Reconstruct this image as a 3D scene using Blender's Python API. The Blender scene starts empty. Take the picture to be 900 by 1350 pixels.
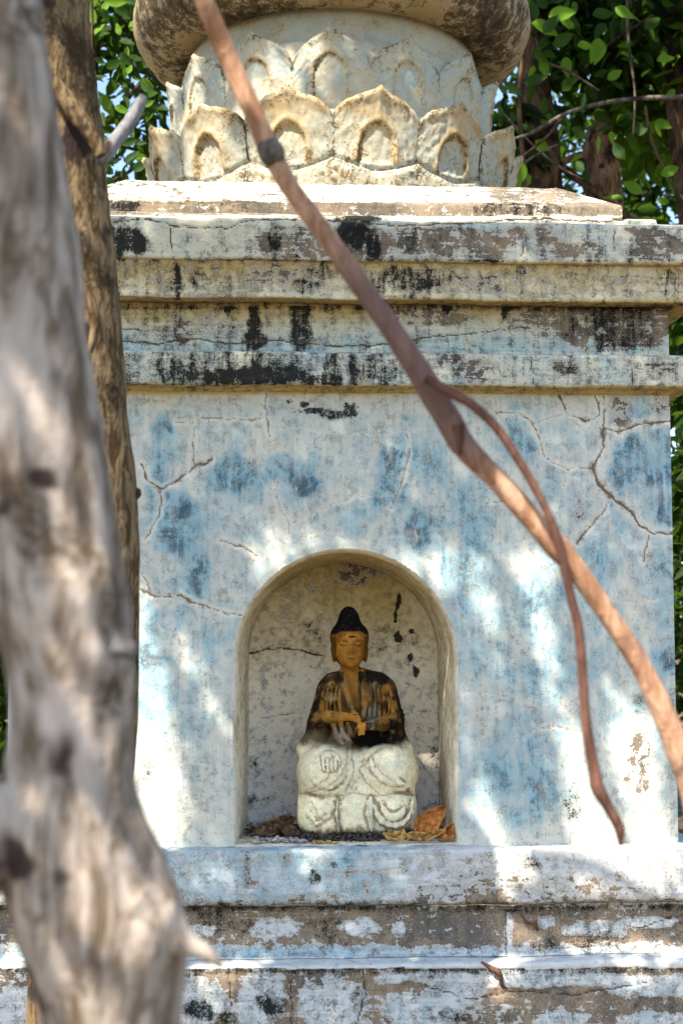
import bpy, math, random
import numpy as np
from mathutils import Vector
random.seed(7); RNG = np.random.default_rng(11)
R = math.radians
sc = bpy.context.scene
COL = sc.collection

# ------------------------------------------------------------------ camera
S = 0.0018                      # metres per photo pixel on the shrine wall
FOC = 1800.0
CAM = np.array([-0.175, -3.24, 1.45])
YAW, PITCH = R(2.9), R(4.5)
FWD = np.array([math.sin(YAW)*math.cos(PITCH), math.cos(YAW)*math.cos(PITCH), math.sin(PITCH)])
RGT = np.array([math.cos(YAW), -math.sin(YAW), 0.0])
UP = np.cross(RGT, FWD)
cd = bpy.data.cameras.new('camera'); cam = bpy.data.objects.new('camera', cd); COL.objects.link(cam)
cam.location = CAM; cam.rotation_euler = (R(90)+PITCH, 0, -YAW)
cd.sensor_fit = 'VERTICAL'; cd.sensor_height = 36; cd.lens = 48
cd.clip_start = 0.05; cd.clip_end = 500
cd.dof.use_dof = True; cd.dof.focus_distance = 3.30; cd.dof.aperture_fstop = 5.4
sc.camera = cam

# ------------------------------------------------------------------ light
SUN_EL, SUN_AZ = R(52), R(35)          # azimuth: towards the left of the wall's outward normal
SUNV = np.array([-math.cos(SUN_EL)*math.sin(SUN_AZ), -math.cos(SUN_EL)*math.cos(SUN_AZ), math.sin(SUN_EL)])
w = bpy.data.worlds.new('World'); sc.world = w; w.use_nodes = True
nt = w.node_tree; bg = nt.nodes['Background']
sky = nt.nodes.new('ShaderNodeTexSky'); sky.sky_type = 'NISHITA'; sky.sun_disc = False
sky.sun_elevation = SUN_EL
sky.sun_rotation = math.atan2(SUNV[0], SUNV[1])
sky.air_density = 1.0; sky.dust_density = 0.6; sky.ozone_density = 1.0
nt.links.new(sky.outputs[0], bg.inputs[0]); bg.inputs[1].default_value = 0.15
sd = bpy.data.lights.new('sun', 'SUN'); so = bpy.data.objects.new('sun', sd); COL.objects.link(so)
sd.energy = 5.0; sd.angle = R(0.53); sd.color = (1.0, 0.93, 0.82)
so.rotation_euler = Vector(SUNV).to_track_quat('Z', 'Y').to_euler()
so.location = (-2, -3, 5)
sc.view_settings.view_transform = 'Standard'; sc.view_settings.look = 'None'
sc.view_settings.exposure = 1.3; sc.view_settings.gamma = 1.0

# ------------------------------------------------------------------ maths helpers
def at(x, y, Y):
    d = FWD*FOC + RGT*(x-450) + UP*(675-y)
    return CAM + d*((Y-CAM[1])/d[1])
def atd(x, y, dist):
    d = FWD*FOC + RGT*(x-450) + UP*(675-y)
    return CAM + d*(dist/FOC)
def proj(P):
    d = np.asarray(P) - CAM; z = d@FWD
    return 450+FOC*(d@RGT)/z, 675-FOC*(d@UP)/z
_L = np.random.default_rng(3).random((64, 64, 64)).astype(np.float32)
def vn(x, y, z):
    xi = np.floor(x).astype(int); yi = np.floor(y).astype(int); zi = np.floor(z).astype(int)
    fx, fy, fz = x-xi, y-yi, z-zi
    fx = fx*fx*(3-2*fx); fy = fy*fy*(3-2*fy); fz = fz*fz*(3-2*fz)
    x0, y0, z0 = xi & 63, yi & 63, zi & 63; x1, y1, z1 = (xi+1) & 63, (yi+1) & 63, (zi+1) & 63
    a = _L[x0,y0,z0]*(1-fx)+_L[x1,y0,z0]*fx; b = _L[x0,y1,z0]*(1-fx)+_L[x1,y1,z0]*fx
    c = _L[x0,y0,z1]*(1-fx)+_L[x1,y0,z1]*fx; d = _L[x0,y1,z1]*(1-fx)+_L[x1,y1,z1]*fx
    return (a*(1-fy)+b*fy)*(1-fz) + (c*(1-fy)+d*fy)*fz
def fbm(x, y, z=0.0, o=4, g=0.55):
    x = np.asarray(x, float); y = np.asarray(y, float)+0*x; z = np.asarray(z, float)+0*x
    s = 0; a = 1; t = 0
    for i in range(o):
        s = s + a*(vn(x, y, z)-0.5); t += a; a *= g; x = x*2.03+11.7; y = y*2.03+5.3; z = z*2.03+8.1
    return s/t*2            # about -1..1
def sst(a, b, x):
    t = np.clip((x-a)/(b-a+1e-9), 0, 1); return t*t*(3-2*t)
def pdist(u, v, pts):
    d = np.full(u.shape, 1e9)
    for (ax, ay), (bx, by) in zip(pts[:-1], pts[1:]):
        vx, vy = bx-ax, by-ay; L = vx*vx+vy*vy+1e-9
        t = np.clip(((u-ax)*vx+(v-ay)*vy)/L, 0, 1)
        d = np.minimum(d, np.hypot(u-ax-t*vx, v-ay-t*vy))
    return d

# ------------------------------------------------------------------ object helpers
def tag(o, label=None, cat=None, group=None, kind=None):
    if label: o['label'] = label
    if cat: o['category'] = cat
    if group: o['group'] = group
    if kind: o['kind'] = kind
    return o
def empty(name, loc=(0,0,0)):
    o = bpy.data.objects.new(name, None); COL.objects.link(o); o.location = loc
    o.empty_display_size = 0.05
    return o
def mesh(name, V, F, mat, parent=None, attrs=None, smooth=True):
    V = np.asarray(V, float).reshape(-1, 3)
    if parent is not None and parent.type == 'EMPTY': V = V - np.array(parent.location)
    F = np.asarray(F); n = F.shape[1]
    me = bpy.data.meshes.new(name)
    me.vertices.add(len(V)); me.vertices.foreach_set('co', V.astype(np.float32).ravel())
    me.loops.add(F.size); me.loops.foreach_set('vertex_index', F.astype(np.int32).ravel())
    me.polygons.add(len(F)); me.polygons.foreach_set('loop_start', (np.arange(len(F))*n).astype(np.int32))
    me.polygons.foreach_set('loop_total', np.full(len(F), n, np.int32))
    me.update(calc_edges=True)
    if smooth: me.polygons.foreach_set('use_smooth', np.ones(len(F), bool))
    for k, a in (attrs or {}).items():
        a = np.asarray(a, np.float32)
        c = np.ones((len(V), 4), np.float32); c[:, :a.shape[1]] = a
        at_ = me.attributes.new(k, 'FLOAT_COLOR', 'POINT'); at_.data.foreach_set('color', c.ravel())
    me.materials.append(mat)
    o = bpy.data.objects.new(name, me); COL.objects.link(o)
    if parent is not None:
        o.parent = parent
        if parent.type != 'EMPTY' and parent.parent is not None: pass
    return o
def grid_faces(nu, nv, closed=False):
    i = np.arange(nu-(0 if closed else 1)); j = np.arange(nv-1)
    I, J = np.meshgrid(i, j, indexing='ij'); I2 = (I+1) % nu
    return np.stack([I*nv+J, I2*nv+J, I2*nv+J+1, I*nv+J+1], -1).reshape(-1, 4)
def merge(parts):
    V = []; F = []; n = 0
    for v, f in parts:
        V.append(v); F.append(np.asarray(f)+n); n += len(v)
    return np.concatenate(V), np.concatenate(F)
def tube(path, rad, nr=20, step=None, rough=0.0, rs=8.0, flute=0.0, seed=0, caps=True):
    """smooth tapered limb through points; path Nx3, rad N"""
    P = np.asarray(path, float); r = np.asarray(rad, float)
    seg = np.linalg.norm(np.diff(P, axis=0), axis=1); s = np.concatenate([[0], np.cumsum(seg)])
    step = step or max(r.mean()*0.5, 0.002)
    n = max(4, int(s[-1]/step)); t = np.linspace(0, s[-1], n)
    def cr(vals):
        out = np.zeros((n,)+vals.shape[1:])
        for k, tt in enumerate(t):
            i = min(np.searchsorted(s, tt, 'right')-1, len(s)-2); f = (tt-s[i])/(s[i+1]-s[i])
            p0 = vals[max(i-1, 0)]; p1 = vals[i]; p2 = vals[i+1]; p3 = vals[min(i+2, len(s)-1)]
            out[k] = 0.5*((2*p1)+(-p0+p2)*f+(2*p0-5*p1+4*p2-p3)*f*f+(-p0+3*p1-3*p2+p3)*f**3)
        return out
    C = cr(P); rr = cr(r[:, None])[:, 0]
    T = np.gradient(C, axis=0); T /= np.linalg.norm(T, axis=1)[:, None]
    ref = np.array([0, 1, 0.0]) if abs(T[0][1]) < 0.8 else np.array([1, 0, 0.0])
    A = np.cross(T, ref); A /= np.linalg.norm(A, axis=1)[:, None]; B = np.cross(T, A)
    th = np.linspace(0, 2*np.pi, nr, endpoint=False)
    ct, st = np.cos(th), np.sin(th)
    D = A[:, None]*ct[None, :, None]+B[:, None]*st[None, :, None]
    R0 = rr[:, None]*np.ones(nr)
    if rough or flute:
        Q = C[:, None]+D*R0[..., None]
        m = rough*fbm(Q[..., 0]*rs+seed, Q[..., 1]*rs, Q[..., 2]*rs*0.45, 4)
        m = m+flute*fbm(ct[None]*2.2+seed+0*R0, st[None]*2.2+0*R0, t[:, None]*3.0+0*R0, 3)
        R0 = R0*(1+m)
    V = C[:, None]+D*R0[..., None]
    if caps:
        V = np.concatenate([np.repeat(C[:1, None], nr, 1), V, np.repeat(C[-1:, None], nr, 1)]); n += 2
    V = V.reshape(-1, 3)
    i = np.arange(n-1); j = np.arange(nr); I, J = np.meshgrid(i, j, indexing='ij'); J2 = (J+1) % nr
    F = np.stack([I*nr+J, I*nr+J2, (I+1)*nr+J2, (I+1)*nr+J], -1).reshape(-1, 4)
    return V, F

# ------------------------------------------------------------------ materials
class NT:
    def __init__(s, name):
        s.m = bpy.data.materials.new(name); s.m.use_nodes = True; s.t = s.m.node_tree; s.N = s.t.nodes; s.L = s.t.links
        s.b = s.N['Principled BSDF']; s.b.inputs['Roughness'].default_value = 0.85
        s.b.inputs['Specular IOR Level'].default_value = 0.08
        s.tc = s.N.new('ShaderNodeTexCoord').outputs['Object']
    def ln(s, a, b):
        if isinstance(a, (int, float)): b.default_value = a
        elif isinstance(a, tuple): b.default_value = (a+(1,))[:4] if len(b.default_value) == 4 else a
        else: s.L.new(a, b)
    def noise(s, scale, det=4, rough=0.6, stretch=None, dist=0.0, off=None):
        n = s.N.new('ShaderNodeTexNoise'); n.inputs['Scale'].default_value = scale
        n.inputs['Detail'].default_value = det; n.inputs['Roughness'].default_value = rough
        n.inputs['Distortion'].default_value = dist
        v = s.tc
        if stretch or off:
            m = s.N.new('ShaderNodeMapping'); s.L.new(v, m.inputs[0])
            if stretch: m.inputs['Scale'].default_value = stretch
            if off: m.inputs['Location'].default_value = off
            v = m.outputs[0]
        s.L.new(v, n.inputs['Vector']); return n.outputs['Fac']
    def ma(s, op, a, b=0.0, c=0.0, clamp=False):
        n = s.N.new('ShaderNodeMath'); n.operation = op; n.use_clamp = clamp
        s.ln(a, n.inputs[0]); s.ln(b, n.inputs[1])
        if op == 'MULTIPLY_ADD': s.ln(c, n.inputs[2])
        return n.outputs[0]
    def ss(s, x, a, b, lo=0.0, hi=1.0):
        n = s.N.new('ShaderNodeMapRange'); n.interpolation_type = 'SMOOTHSTEP'
        s.ln(x, n.inputs[0]); n.inputs[1].default_value = a; n.inputs[2].default_value = b
        n.inputs[3].default_value = lo; n.inputs[4].default_value = hi; return n.outputs[0]
    def mix(s, f, a, b, mode='MIX'):
        n = s.N.new('ShaderNodeMix'); n.data_type = 'RGBA'; n.blend_type = mode
        s.ln(f, n.inputs[0]); s.ln(a, n.inputs[6]); s.ln(b, n.inputs[7]); return n.outputs[2]
    def attr(s, name):
        a = s.N.new('ShaderNodeAttribute'); a.attribute_name = name
        p = s.N.new('ShaderNodeSeparateColor'); s.L.new(a.outputs['Color'], p.inputs[0])
        return a.outputs['Color'], p.outputs[0], p.outputs[1], p.outputs[2]
    def bump(s, h, strength=0.5, dist=0.002, prev=None):
        n = s.N.new('ShaderNodeBump'); n.inputs['Strength'].default_value = strength; n.inputs['Distance'].default_value = dist
        s.ln(h, n.inputs['Height'])
        if prev is not None: s.L.new(prev, n.inputs['Normal'])
        return n.outputs[0]
    def done(s, col, nrm=None, rough=None):
        s.ln(col, s.b.inputs['Base Color'])
        if nrm is not None: s.L.new(nrm, s.b.inputs['Normal'])
        if rough is not None: s.ln(rough, s.b.inputs['Roughness'])
        return s.m

def stucco(name, brush, cream=(.64,.60,.49), blue=(.27,.425,.46), cem1=(.27,.205,.135), cem2=(.12,.10,.08), GR=.5, FILM=.6, GRIT=1.0, crack=(.10, .065, .035)):
    k = NT(name)
    _, dk, gr, oc = k.attr('m1'); _, bl, ck, hi = k.attr('m2')
    nf = k.noise(230, 5, .7); nm = k.noise(48, 5, .65, dist=.4); nl = k.noise(9, 4, .6)
    ns = k.noise(40, 5, .7, stretch=brush)
    c = lambda x, a: k.ma('MULTIPLY', k.ma('SUBTRACT', x, .5), a)
    # paint film
    smear = k.noise(9, 6, .7, stretch=(1.25, 1.0, 1.0), dist=1.0, off=(2, 4, 7))
    drip = k.noise(34, 5, .65, stretch=(1.6, 1.6, .13), dist=.2)
    wob = k.ma('ADD', c(ns, 1.0), k.ma('ADD', c(nm, .6), k.ma('ADD', c(nf, .5), c(smear, 1.9))))
    bf = k.ss(k.ma('ADD', bl, wob), .0, 1.05)
    col = k.mix(bf, cream, blue)
    bd = k.ss(k.ma('ADD', bl, k.ma('MULTIPLY', wob, 1.35)), .82, 1.35)
    col = k.mix(k.ma('MULTIPLY', bd, .92), col, (.035, .085, .125))
    chalk = k.ss(k.ma('ADD', ns, c(nm, .9)), .52, .68); col = k.mix(k.ma('MULTIPLY', chalk, .30), col, (.72, .70, .62))
    wash = k.ss(k.ma('ADD', k.noise(22, 6, .72, dist=.8, off=(5, 1, 2)), c(nf, .35)), .47, .66); col = k.mix(k.ma('MULTIPLY', wash, .42*GRIT), col, (.33, .31, .26))
    ocf = k.ss(k.ma('ADD', oc, k.ma('ADD', c(nm, .9), c(nl, .5))), .15, 1.1)
    col = k.mix(ocf, col, (.50, .36, .13))
    # grime specks on the paint
    sp = k.ss(k.ma('ADD', nf, c(nm, .9)), .66, .74); col = k.mix(k.ma('MULTIPLY', sp, .45*GRIT), col, (.22, .20, .16))
    # bare cement where paint has gone
    sp2 = k.ss(k.ma('ADD', k.noise(420, 3, .6), c(nm, .5)), .64, .70); col = k.mix(k.ma('MULTIPLY', sp2, .55*GRIT), col, (.12, .10, .075))
    e = k.ma('ADD', gr, k.ma('ADD', c(nm, 1.5), k.ma('ADD', c(nf, .55), c(ns, .9))))
    rim = k.ma('MULTIPLY', k.ss(e, .40, .49), k.ss(e, .54, .50))
    bare = k.ss(e, .50, .545)
    cem = k.mix(k.ss(k.ma('ADD', nf, c(nl, 1.2)), .35, .7), cem1, cem2)
    cem = k.mix(k.ma('MULTIPLY', k.ss(nf, .58, .7), .6), cem, (.62, .54, .42))
    col = k.mix(k.ss(e, .12, .48, 0, .5), col, cem)
    col = k.mix(bare, col, cem)
    col = k.mix(k.ma('MULTIPLY', rim, .8), col, (.76, .73, .66))
    d = k.ma('ADD', dk, k.ma('ADD', c(nm, 1.1), k.ma('ADD', c(nf, 1.3), k.ma('ADD', c(ns, .5), c(drip, GR*1.5)))))
    dark = k.ss(d, .44, .66)
    col = k.mix(k.ss(d, .10, .5, 0, FILM), col, (.075, .066, .05))
    col = k.mix(k.ma('MULTIPLY', dark, .93), col, (.010, .010, .010))
    col = k.mix(k.ma('MULTIPLY', hi, .7), col, (.74, .71, .62))
    col = k.mix(k.ss(k.ma('ADD', ck, c(nf, .8)), .3, .9), col, crack)
    h = k.ma('ADD', k.ma('MULTIPLY', bare, -.6), k.ma('ADD', k.ma('MULTIPLY', nf, .7), k.ma('MULTIPLY', ns, .5)))
    return k.done(col, k.bump(h, .75, .0022), .9)

M_wall = stucco('worn_blue_limewash', (2.2, 2.2, .28), GR=.35, FILM=.32, GRIT=.5, crack=(.19, .14, .08))
M_mould = stucco('peeling_whitewash', (.22, .6, 3.0), cream=(.64,.585,.43), blue=(.30,.44,.46), GR=1.0)
M_base = stucco('peeling_whitewash_base', (.22, .6, 2.6), cream=(.66,.64,.60), cem1=(.34,.25,.165), cem2=(.14,.12,.10))
M_niche = stucco('niche_plaster', (1, 1, 1), GR=.12, FILM=.3, cream=(.92,.80,.57), blue=(.78,.72,.68), GRIT=.7)

def lotus_mat():
    k = NT('weathered_lotus_plaster'); _, cav, oc, rg = k.attr('m1')
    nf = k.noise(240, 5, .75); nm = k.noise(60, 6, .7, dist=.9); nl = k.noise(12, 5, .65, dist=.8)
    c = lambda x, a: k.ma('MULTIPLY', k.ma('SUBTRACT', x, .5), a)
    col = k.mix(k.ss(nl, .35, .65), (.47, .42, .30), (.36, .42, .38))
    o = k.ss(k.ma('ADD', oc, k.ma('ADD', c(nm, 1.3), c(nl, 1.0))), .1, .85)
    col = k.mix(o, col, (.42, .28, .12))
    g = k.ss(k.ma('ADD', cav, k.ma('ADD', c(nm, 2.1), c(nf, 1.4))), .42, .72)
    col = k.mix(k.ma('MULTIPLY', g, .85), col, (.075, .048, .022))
    sp = k.ss(k.ma('ADD', nf, c(nm, .8)), .60, .72); col = k.mix(k.ma('MULTIPLY', sp, .5), col, (.25, .20, .12))
    h = k.ma('ADD', k.ma('MULTIPLY', nm, .8), k.ma('MULTIPLY', nf, .5))
    return k.done(col, k.bump(h, .7, .003), .9)
M_lotus = lotus_mat()
def ring_mat():
    k = NT('mottled_brown_plaster')
    nf = k.noise(210, 5, .75); nm = k.noise(38, 7, .72, stretch=(1,1,.7), dist=.5); nl = k.noise(6, 4, .6)
    c = lambda x, a: k.ma('MULTIPLY', k.ma('SUBTRACT', x, .5), a)
    col = k.mix(k.ss(nl, .35, .65), (.40, .29, .15), (.48, .42, .30))
    g = k.ss(k.ma('ADD', k.ma('ADD', nm, c(nf, .7)), c(nl, 1.0)), .42, .56)
    col = k.mix(k.ma('MULTIPLY', g, .9), col, (.075, .045, .016))
    g2 = k.ss(k.ma('ADD', nm, c(nl, .9)), .60, .70); col = k.mix(g2, col, (.05, .04, .03))
    return k.done(col, k.bump(k.ma('ADD', nm, k.ma('MULTIPLY', nf, .6)), .8, .004), .9)
M_ring = ring_mat()
def vcol_mat(name, rough=.7, grit=.5, bs=.6, bd=.0012, sc_=260):
    k = NT(name); cc, *_ = k.attr('col')
    nf = k.noise(sc_, 5, .75); nm = k.noise(sc_*.3, 5, .65)
    f = k.ss(k.ma('ADD', nf, k.ma('MULTIPLY', k.ma('SUBTRACT', nm, .5), .8)), .3, .7, 1-grit, 1+grit*.6)
    col = k.mix(1.0, cc, k.ss(f, 0, 2, 0, 2), 'MULTIPLY')
    return k.done(col, k.bump(k.ma('ADD', nf, nm), bs, bd), rough)
M_statue = vcol_mat('gilded_burnt_plaster', .9, .14, .25, .001)
def bark(name, a, b, c_, sxy=26, sz=5, moss=None, pale=None, shade_band=None, knots=1.0):
    k = NT(name)
    n1 = k.noise(1, 6, .65, stretch=(sxy, sxy, sz), dist=.6); n2 = k.noise(120, 4, .7); n3 = k.noise(7, 3, .5)
    col = k.mix(k.ss(n1, .38, .62), a, b)
    col = k.mix(k.ss(k.ma('ADD', n3, k.ma('MULTIPLY', k.ma('SUBTRACT', n2, .5), .3)), .55, .68), col, c_)
    kn = k.noise(16, 2, .5, off=(3, 7, 1)); col = k.mix(k.ma('MULTIPLY', k.ss(kn, .60, .68), knots), col, (.045, .03, .025))
    if pale: col = k.mix(k.ss(k.noise(11, 3, .6, off=(9, 2, 4), stretch=(1,1,.5)), .54, .66), col, pale)
    if shade_band:                                       # shade over the limb's middle stretch, painted into the bark colour
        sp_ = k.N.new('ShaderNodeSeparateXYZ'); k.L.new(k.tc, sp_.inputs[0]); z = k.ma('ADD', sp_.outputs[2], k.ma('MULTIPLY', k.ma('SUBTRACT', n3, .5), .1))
        col = k.mix(k.ma('MULTIPLY', k.ss(z, -.06, -.16), k.ma('MULTIPLY', k.ss(z, -.37, -.30), .8)), col, shade_band)
    h = k.ma('ADD', n1, k.ma('MULTIPLY', n2, .25))
    return k.done(col, k.bump(h, .9, .006), .85)
M_bark_front = bark('grey_mauve_bark', (.12,.085,.055), (.42,.345,.28), (.08,.055,.035), 46, 11, pale=(.55,.46,.39))
M_bark_back = bark('ochre_brown_bark', (.075,.045,.02), (.26,.18,.095), (.05,.03,.014), 90, 26)
M_bark_dark = bark('dark_brown_bark', (.03,.018,.012), (.13,.075,.04), (.02,.013,.009), 24, 6)
M_bark_red = bark('reddish_bark', (.10,.05,.025), (.36,.21,.12), (.04,.025,.015), 24, 7)
M_vine = bark('dim_stem_bark', (.07,.055,.04), (.18,.15,.11), (.05,.04,.03), 50, 9)
M_twig = bark('tan_branch_bark', (.30,.15,.08), (.54,.32,.20), (.20,.11,.075), 60, 10, shade_band=(.12,.075,.07), knots=.12)
M_twig_dark = bark('dark_red_twig_bark', (.10,.048,.034), (.18,.088,.06), (.06,.03,.026), 70, 12, knots=.15)
M_twig_grey = bark('grey_dead_wood', (.13,.12,.12), (.27,.26,.265), (.07,.06,.055), 50, 9)
def leaf_mat(name, dark, light, tl):
    k = NT(name); _, r, g, b = k.attr('rnd')
    col = k.mix(k.ss(r, .35, 1.0), dark, light)
    col = k.mix(k.ma('MULTIPLY', k.ss(k.noise(70, 3, .6), .5, .7), .35), col, dark)
    k.done(col, None, .6); k.b.inputs['Specular IOR Level'].default_value = .2
    t = k.N.new('ShaderNodeBsdfTranslucent'); k.L.new(k.mix(.6, col, tl), t.inputs[0])
    m = k.N.new('ShaderNodeMixShader'); m.inputs[0].default_value = .42
    k.L.new(k.b.outputs[0], m.inputs[1]); k.L.new(t.outputs[0], m.inputs[2])
    k.L.new(m.outputs[0], k.N['Material Output'].inputs[0]); return k.m
M_leaf = leaf_mat('green_leaf', (.003,.009,.002), (.045,.105,.010), (.15,.28,.012))
M_leaf_bright = leaf_mat('bright_green_leaf', (.010,.035,.004), (.14,.27,.015), (.35,.55,.03))
def dry_mat(name, a, b):
    k = NT(name); n = k.noise(90, 5, .7); n2 = k.noise(400, 3, .6)
    return k.done(k.mix(k.ss(k.ma('ADD', n, k.ma('MULTIPLY', k.ma('SUBTRACT', n2, .5), .5)), .38, .62), a, b), k.bump(n, .8, .002), .6)
M_dry_orange = dry_mat('orange_dry_leaf', (.42,.13,.025), (.62,.27,.07))
M_dry_ochre = dry_mat('ochre_dry_leaf', (.30,.13,.03), (.78,.50,.18))
M_dry_brown = dry_mat('brown_dry_leaf', (.05,.028,.015), (.22,.13,.07))
M_char = dry_mat('charred_debris', (.008,.007,.006), (.11,.095,.08))
M_chips = dry_mat('pale_plaster_debris', (.22,.20,.18), (.55,.52,.47))
def ground_mat():
    k = NT('leaf_litter_soil'); n = k.noise(5, 6, .7); n2 = k.noise(60, 4, .7)
    return k.done(k.mix(k.ss(k.ma('ADD', n, k.ma('MULTIPLY', k.ma('SUBTRACT', n2, .5), .8)), .4, .6), (.06,.042,.025), (.20,.15,.085)), k.bump(n2, .8, .02), .95)
M_ground = ground_mat()

# ------------------------------------------------------------------ paint and wear read on the masonry
def blobs(u, v, lst, soft=.35, warp=.35, sc0=22., seed=0):
    """lst of (cx,cy,rx,ry[,amp]); ragged ellipses"""
    n = fbm(u/sc0+seed, v/sc0, seed*1.3, 4); out = np.zeros(u.shape)
    for b in lst:
        a = b[4] if len(b) > 4 else 1.0
        d = np.hypot((u-b[0])/b[2], (v-b[1])/b[3])+n*warp*1.4
        out = np.maximum(out, a*sst(1+soft, 1-soft, d))
    return out
CR = [  # (points, width) cracks on the wall
 ([(733,517),(748,545),(772,556),(790,548),(784,517)], 2.2), ([(796,517),(796,560),(794,590),(780,617)], 2.6),
 ([(798,565),(812,570),(840,560),(888,555)], 3.0), ([(780,617),(790,640),(806,655),(830,672),(845,695),(862,703),(889,702)], 3.2),
 ([(802,655),(798,672),(772,700),(760,716)], 2.2), ([(780,617),(745,618),(718,603),(708,575),(700,553),(685,545),(655,545)], 1.8),
 ([(700,560),(738,548)], 1.4), ([(748,618),(742,640)], 1.2), ([(856,702),(848,740)], 2.0),
 ([(350,517),(351,548),(356,575)], 2.0), ([(232,558),(255,557),(266,550),(300,552),(346,553)], 1.7), ([(256,557),(255,585),(255,612)], 1.7),
 ([(280,607),(252,617),(236,632),(214,645),(196,635),(186,612)], 2.4), ([(214,645),(210,680),(198,700),(190,712)], 2.2),
 ([(182,775),(205,788),(240,785),(255,795),(300,808),(318,811)], 2.2), ([(292,712),(318,720),(340,732)], 2.0), ([(188,755),(200,780)], 1.6),
 ([(362,650),(372,672),(382,690),(380,712)], 1.2), ([(384,690),(430,668),(470,655),(520,652)], 1.1), ([(535,560),(540,600),(528,640),(515,670)], 1.6),
 ([(356,562),(420,568),(480,572),(560,565)], .8), ([(606,915),(640,912),(668,918)], 1.2), ([(690,975),(705,960),(730,958),(765,966)], 1.6), ([(748,962),(740,992)], 1.0),
 ([(688,712),(720,705),(770,712)], 1.0), ([(208,1000),(250,1004),(308,1010)], 1.0), ([(235,1050),(262,1042),(300,1046)], .8),
 ([(610,955),(645,952)], .8), ([(800,790),(835,795),(870,790)], 1.0), ([(640,665),(660,660),(680,668)], 1.5),
 ([(352,700),(378,690),(400,706),(430,698),(452,708)], .8), ([(395,690),(400,722)], .8), ([(700,1090),(760,1085)], .7)]
CRM = [  # cracks on the mouldings
 ([(150,448),(200,452),(235,448),(262,446),(300,453),(345,450),(398,449),(440,456),(520,452),(560,446)], 2.0), ([(560,446),(600,442),(640,436),(700,430)], 1.2),
 ([(150,293),(190,289),(240,299),(300,301),(330,292),(400,288),(470,292),(520,297),(640,292),(700,288),(790,291),(860,285)], 1.6),
 ([(160,433),(190,436),(222,434)], .9), ([(700,470),(703,505)], 1.4), ([(832,480),(834,505)], 1.0), ([(225,300),(228,340)], 1.2), ([(478,478),(480,500)], 1.0),
 ([(650,265),(655,283)], 1.6), ([(722,265),(723,283)], 1.2), ([(690,300),(692,318),(686,338)], 1.0), ([(810,300),(808,330)], 1.0),
 ([(478,1280),(482,1310),(470,1350)], 1.4), ([(384,1290),(384,1350)], 1.4), ([(300,1275),(305,1330)], 1.0), ([(560,1300),(620,1318),(680,1305),(760,1312),(850,1296)], 1.2),
 ([(665,1205),(668,1260)], 1.3), ([(180,1275),(230,1290)], 1.2), ([(590,355),(612,372)], 1.0), ([(840,1225),(880,1212),(899,1208)], 1.4)]
def warpuv(u, v, a=5.0, s=14.):
    return u+a*fbm(u/s, v/s, 1.7, 3), v+a*fbm(u/s+40, v/s, 9.1, 3)
def wall_paint(u, v):
    n1 = fbm(u/60, v/60, 2, 4); n2 = fbm(u/22, v/22, 5, 4)
    bl = .42+.22*n1+.18*n2
    bl += .62*blobs(u, v, [(318,628,42,32),(365,618,30,22),(405,640,22,14),(520,645,34,50),(545,690,16,36),(235,690,32,46),(205,660,14,30),(250,750,26,48),
        (620,800,36,120,.6),(660,1010,60,130,.55),(720,860,34,150,.5),(845,600,46,50,.9),(872,770,20,100,.8),(800,760,26,60,.6),(200,880,20,90,.7),(560,620,34,24,.6),
        (690,560,30,34,.5),(590,745,14,30,.8),(262,840,26,40,.5),(215,580,18,24,.6),(470,690,20,14,.5)], .5, .95, 30, 3)
    bl += .16*fbm(u/5, v/60, 51, 3)+.13*fbm((u+v)/90, (u-v)/16, 53, 3)      # brush strokes
    top = sst(560, 517, v); oc = .35*top+.18*blobs(u, v, [(300,1060,100,60),(250,540,90,30)], .5, .3)
    oc += .75*sst(523, 516, v)
    bl = bl-.3*sst(1040, 1110, v)-.15*top
    gr = .13+.10*n2+.34*blobs(u, v, [(843,1010,20,44,1.1),(815,545,16,34),(875,530,20,18),(640,545,20,14,.6),(765,668,12,20,.8)], .3, .3, 18, 6)
    gr += .1*blobs(u, v, [(790,1075,90,30),(225,1020,40,60)], .5, .4)
    dk = .06+.07*n2
    dk += .62*blobs(u, v, [(383,529,5,4),(400,533,7,4),(415,542,18,5),(440,546,20,7),(461,542,11,11)], .3, .55, 7, 1)
    dk += .36*blobs(u, v, [(755,1060,13,26),(733,1046,8,10,.7),(318,612,24,16,.7),(865,740,16,20,.6),(520,640,22,30,.6),(885,960,5,90,.8),(852,930,16,20,.7),(312,930,5,60,.7),(312,1040,4,30)], .4, .5, 12, 8)
    hi = .45*sst(14, 5, np.abs(np.hypot((u-455), np.minimum(v-870, 0))-152-6))*(v > 700)*.5
    uw, vw = warpuv(u, v, 3.5, 10.)
    web = np.maximum(sst(.030, .008, np.abs(fbm(u/75, v/75, 21, 3))), .8*sst(.03, .01, np.abs(fbm(u/48+9, v/48, 27, 3))))*sst(-.1, .3, fbm(u/60, v/60, 33, 2))
    hi = hi+.42*web
    wvr = 1+.75*fbm(u/13, v/13, 41, 3)
    ck = np.zeros(u.shape); halo = np.zeros(u.shape)
    for pts, wd in CR:
        d = pdist(uw, vw, pts)*wvr; ck = np.maximum(ck, sst(wd*.62+.5, wd*.2, d)*min(1, .35+wd*.25))
        if wd > 2: gr = gr+.32*sst(wd*3, wd, d)*(wvr < 1.0)
        halo = np.maximum(halo, sst(wd*3.6+1, wd*.8, d)*min(1, wd*.42))
    return dk, gr, oc, bl-.5*halo, ck, np.clip(hi+.60*halo*(1-ck), 0, 1), ck
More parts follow.
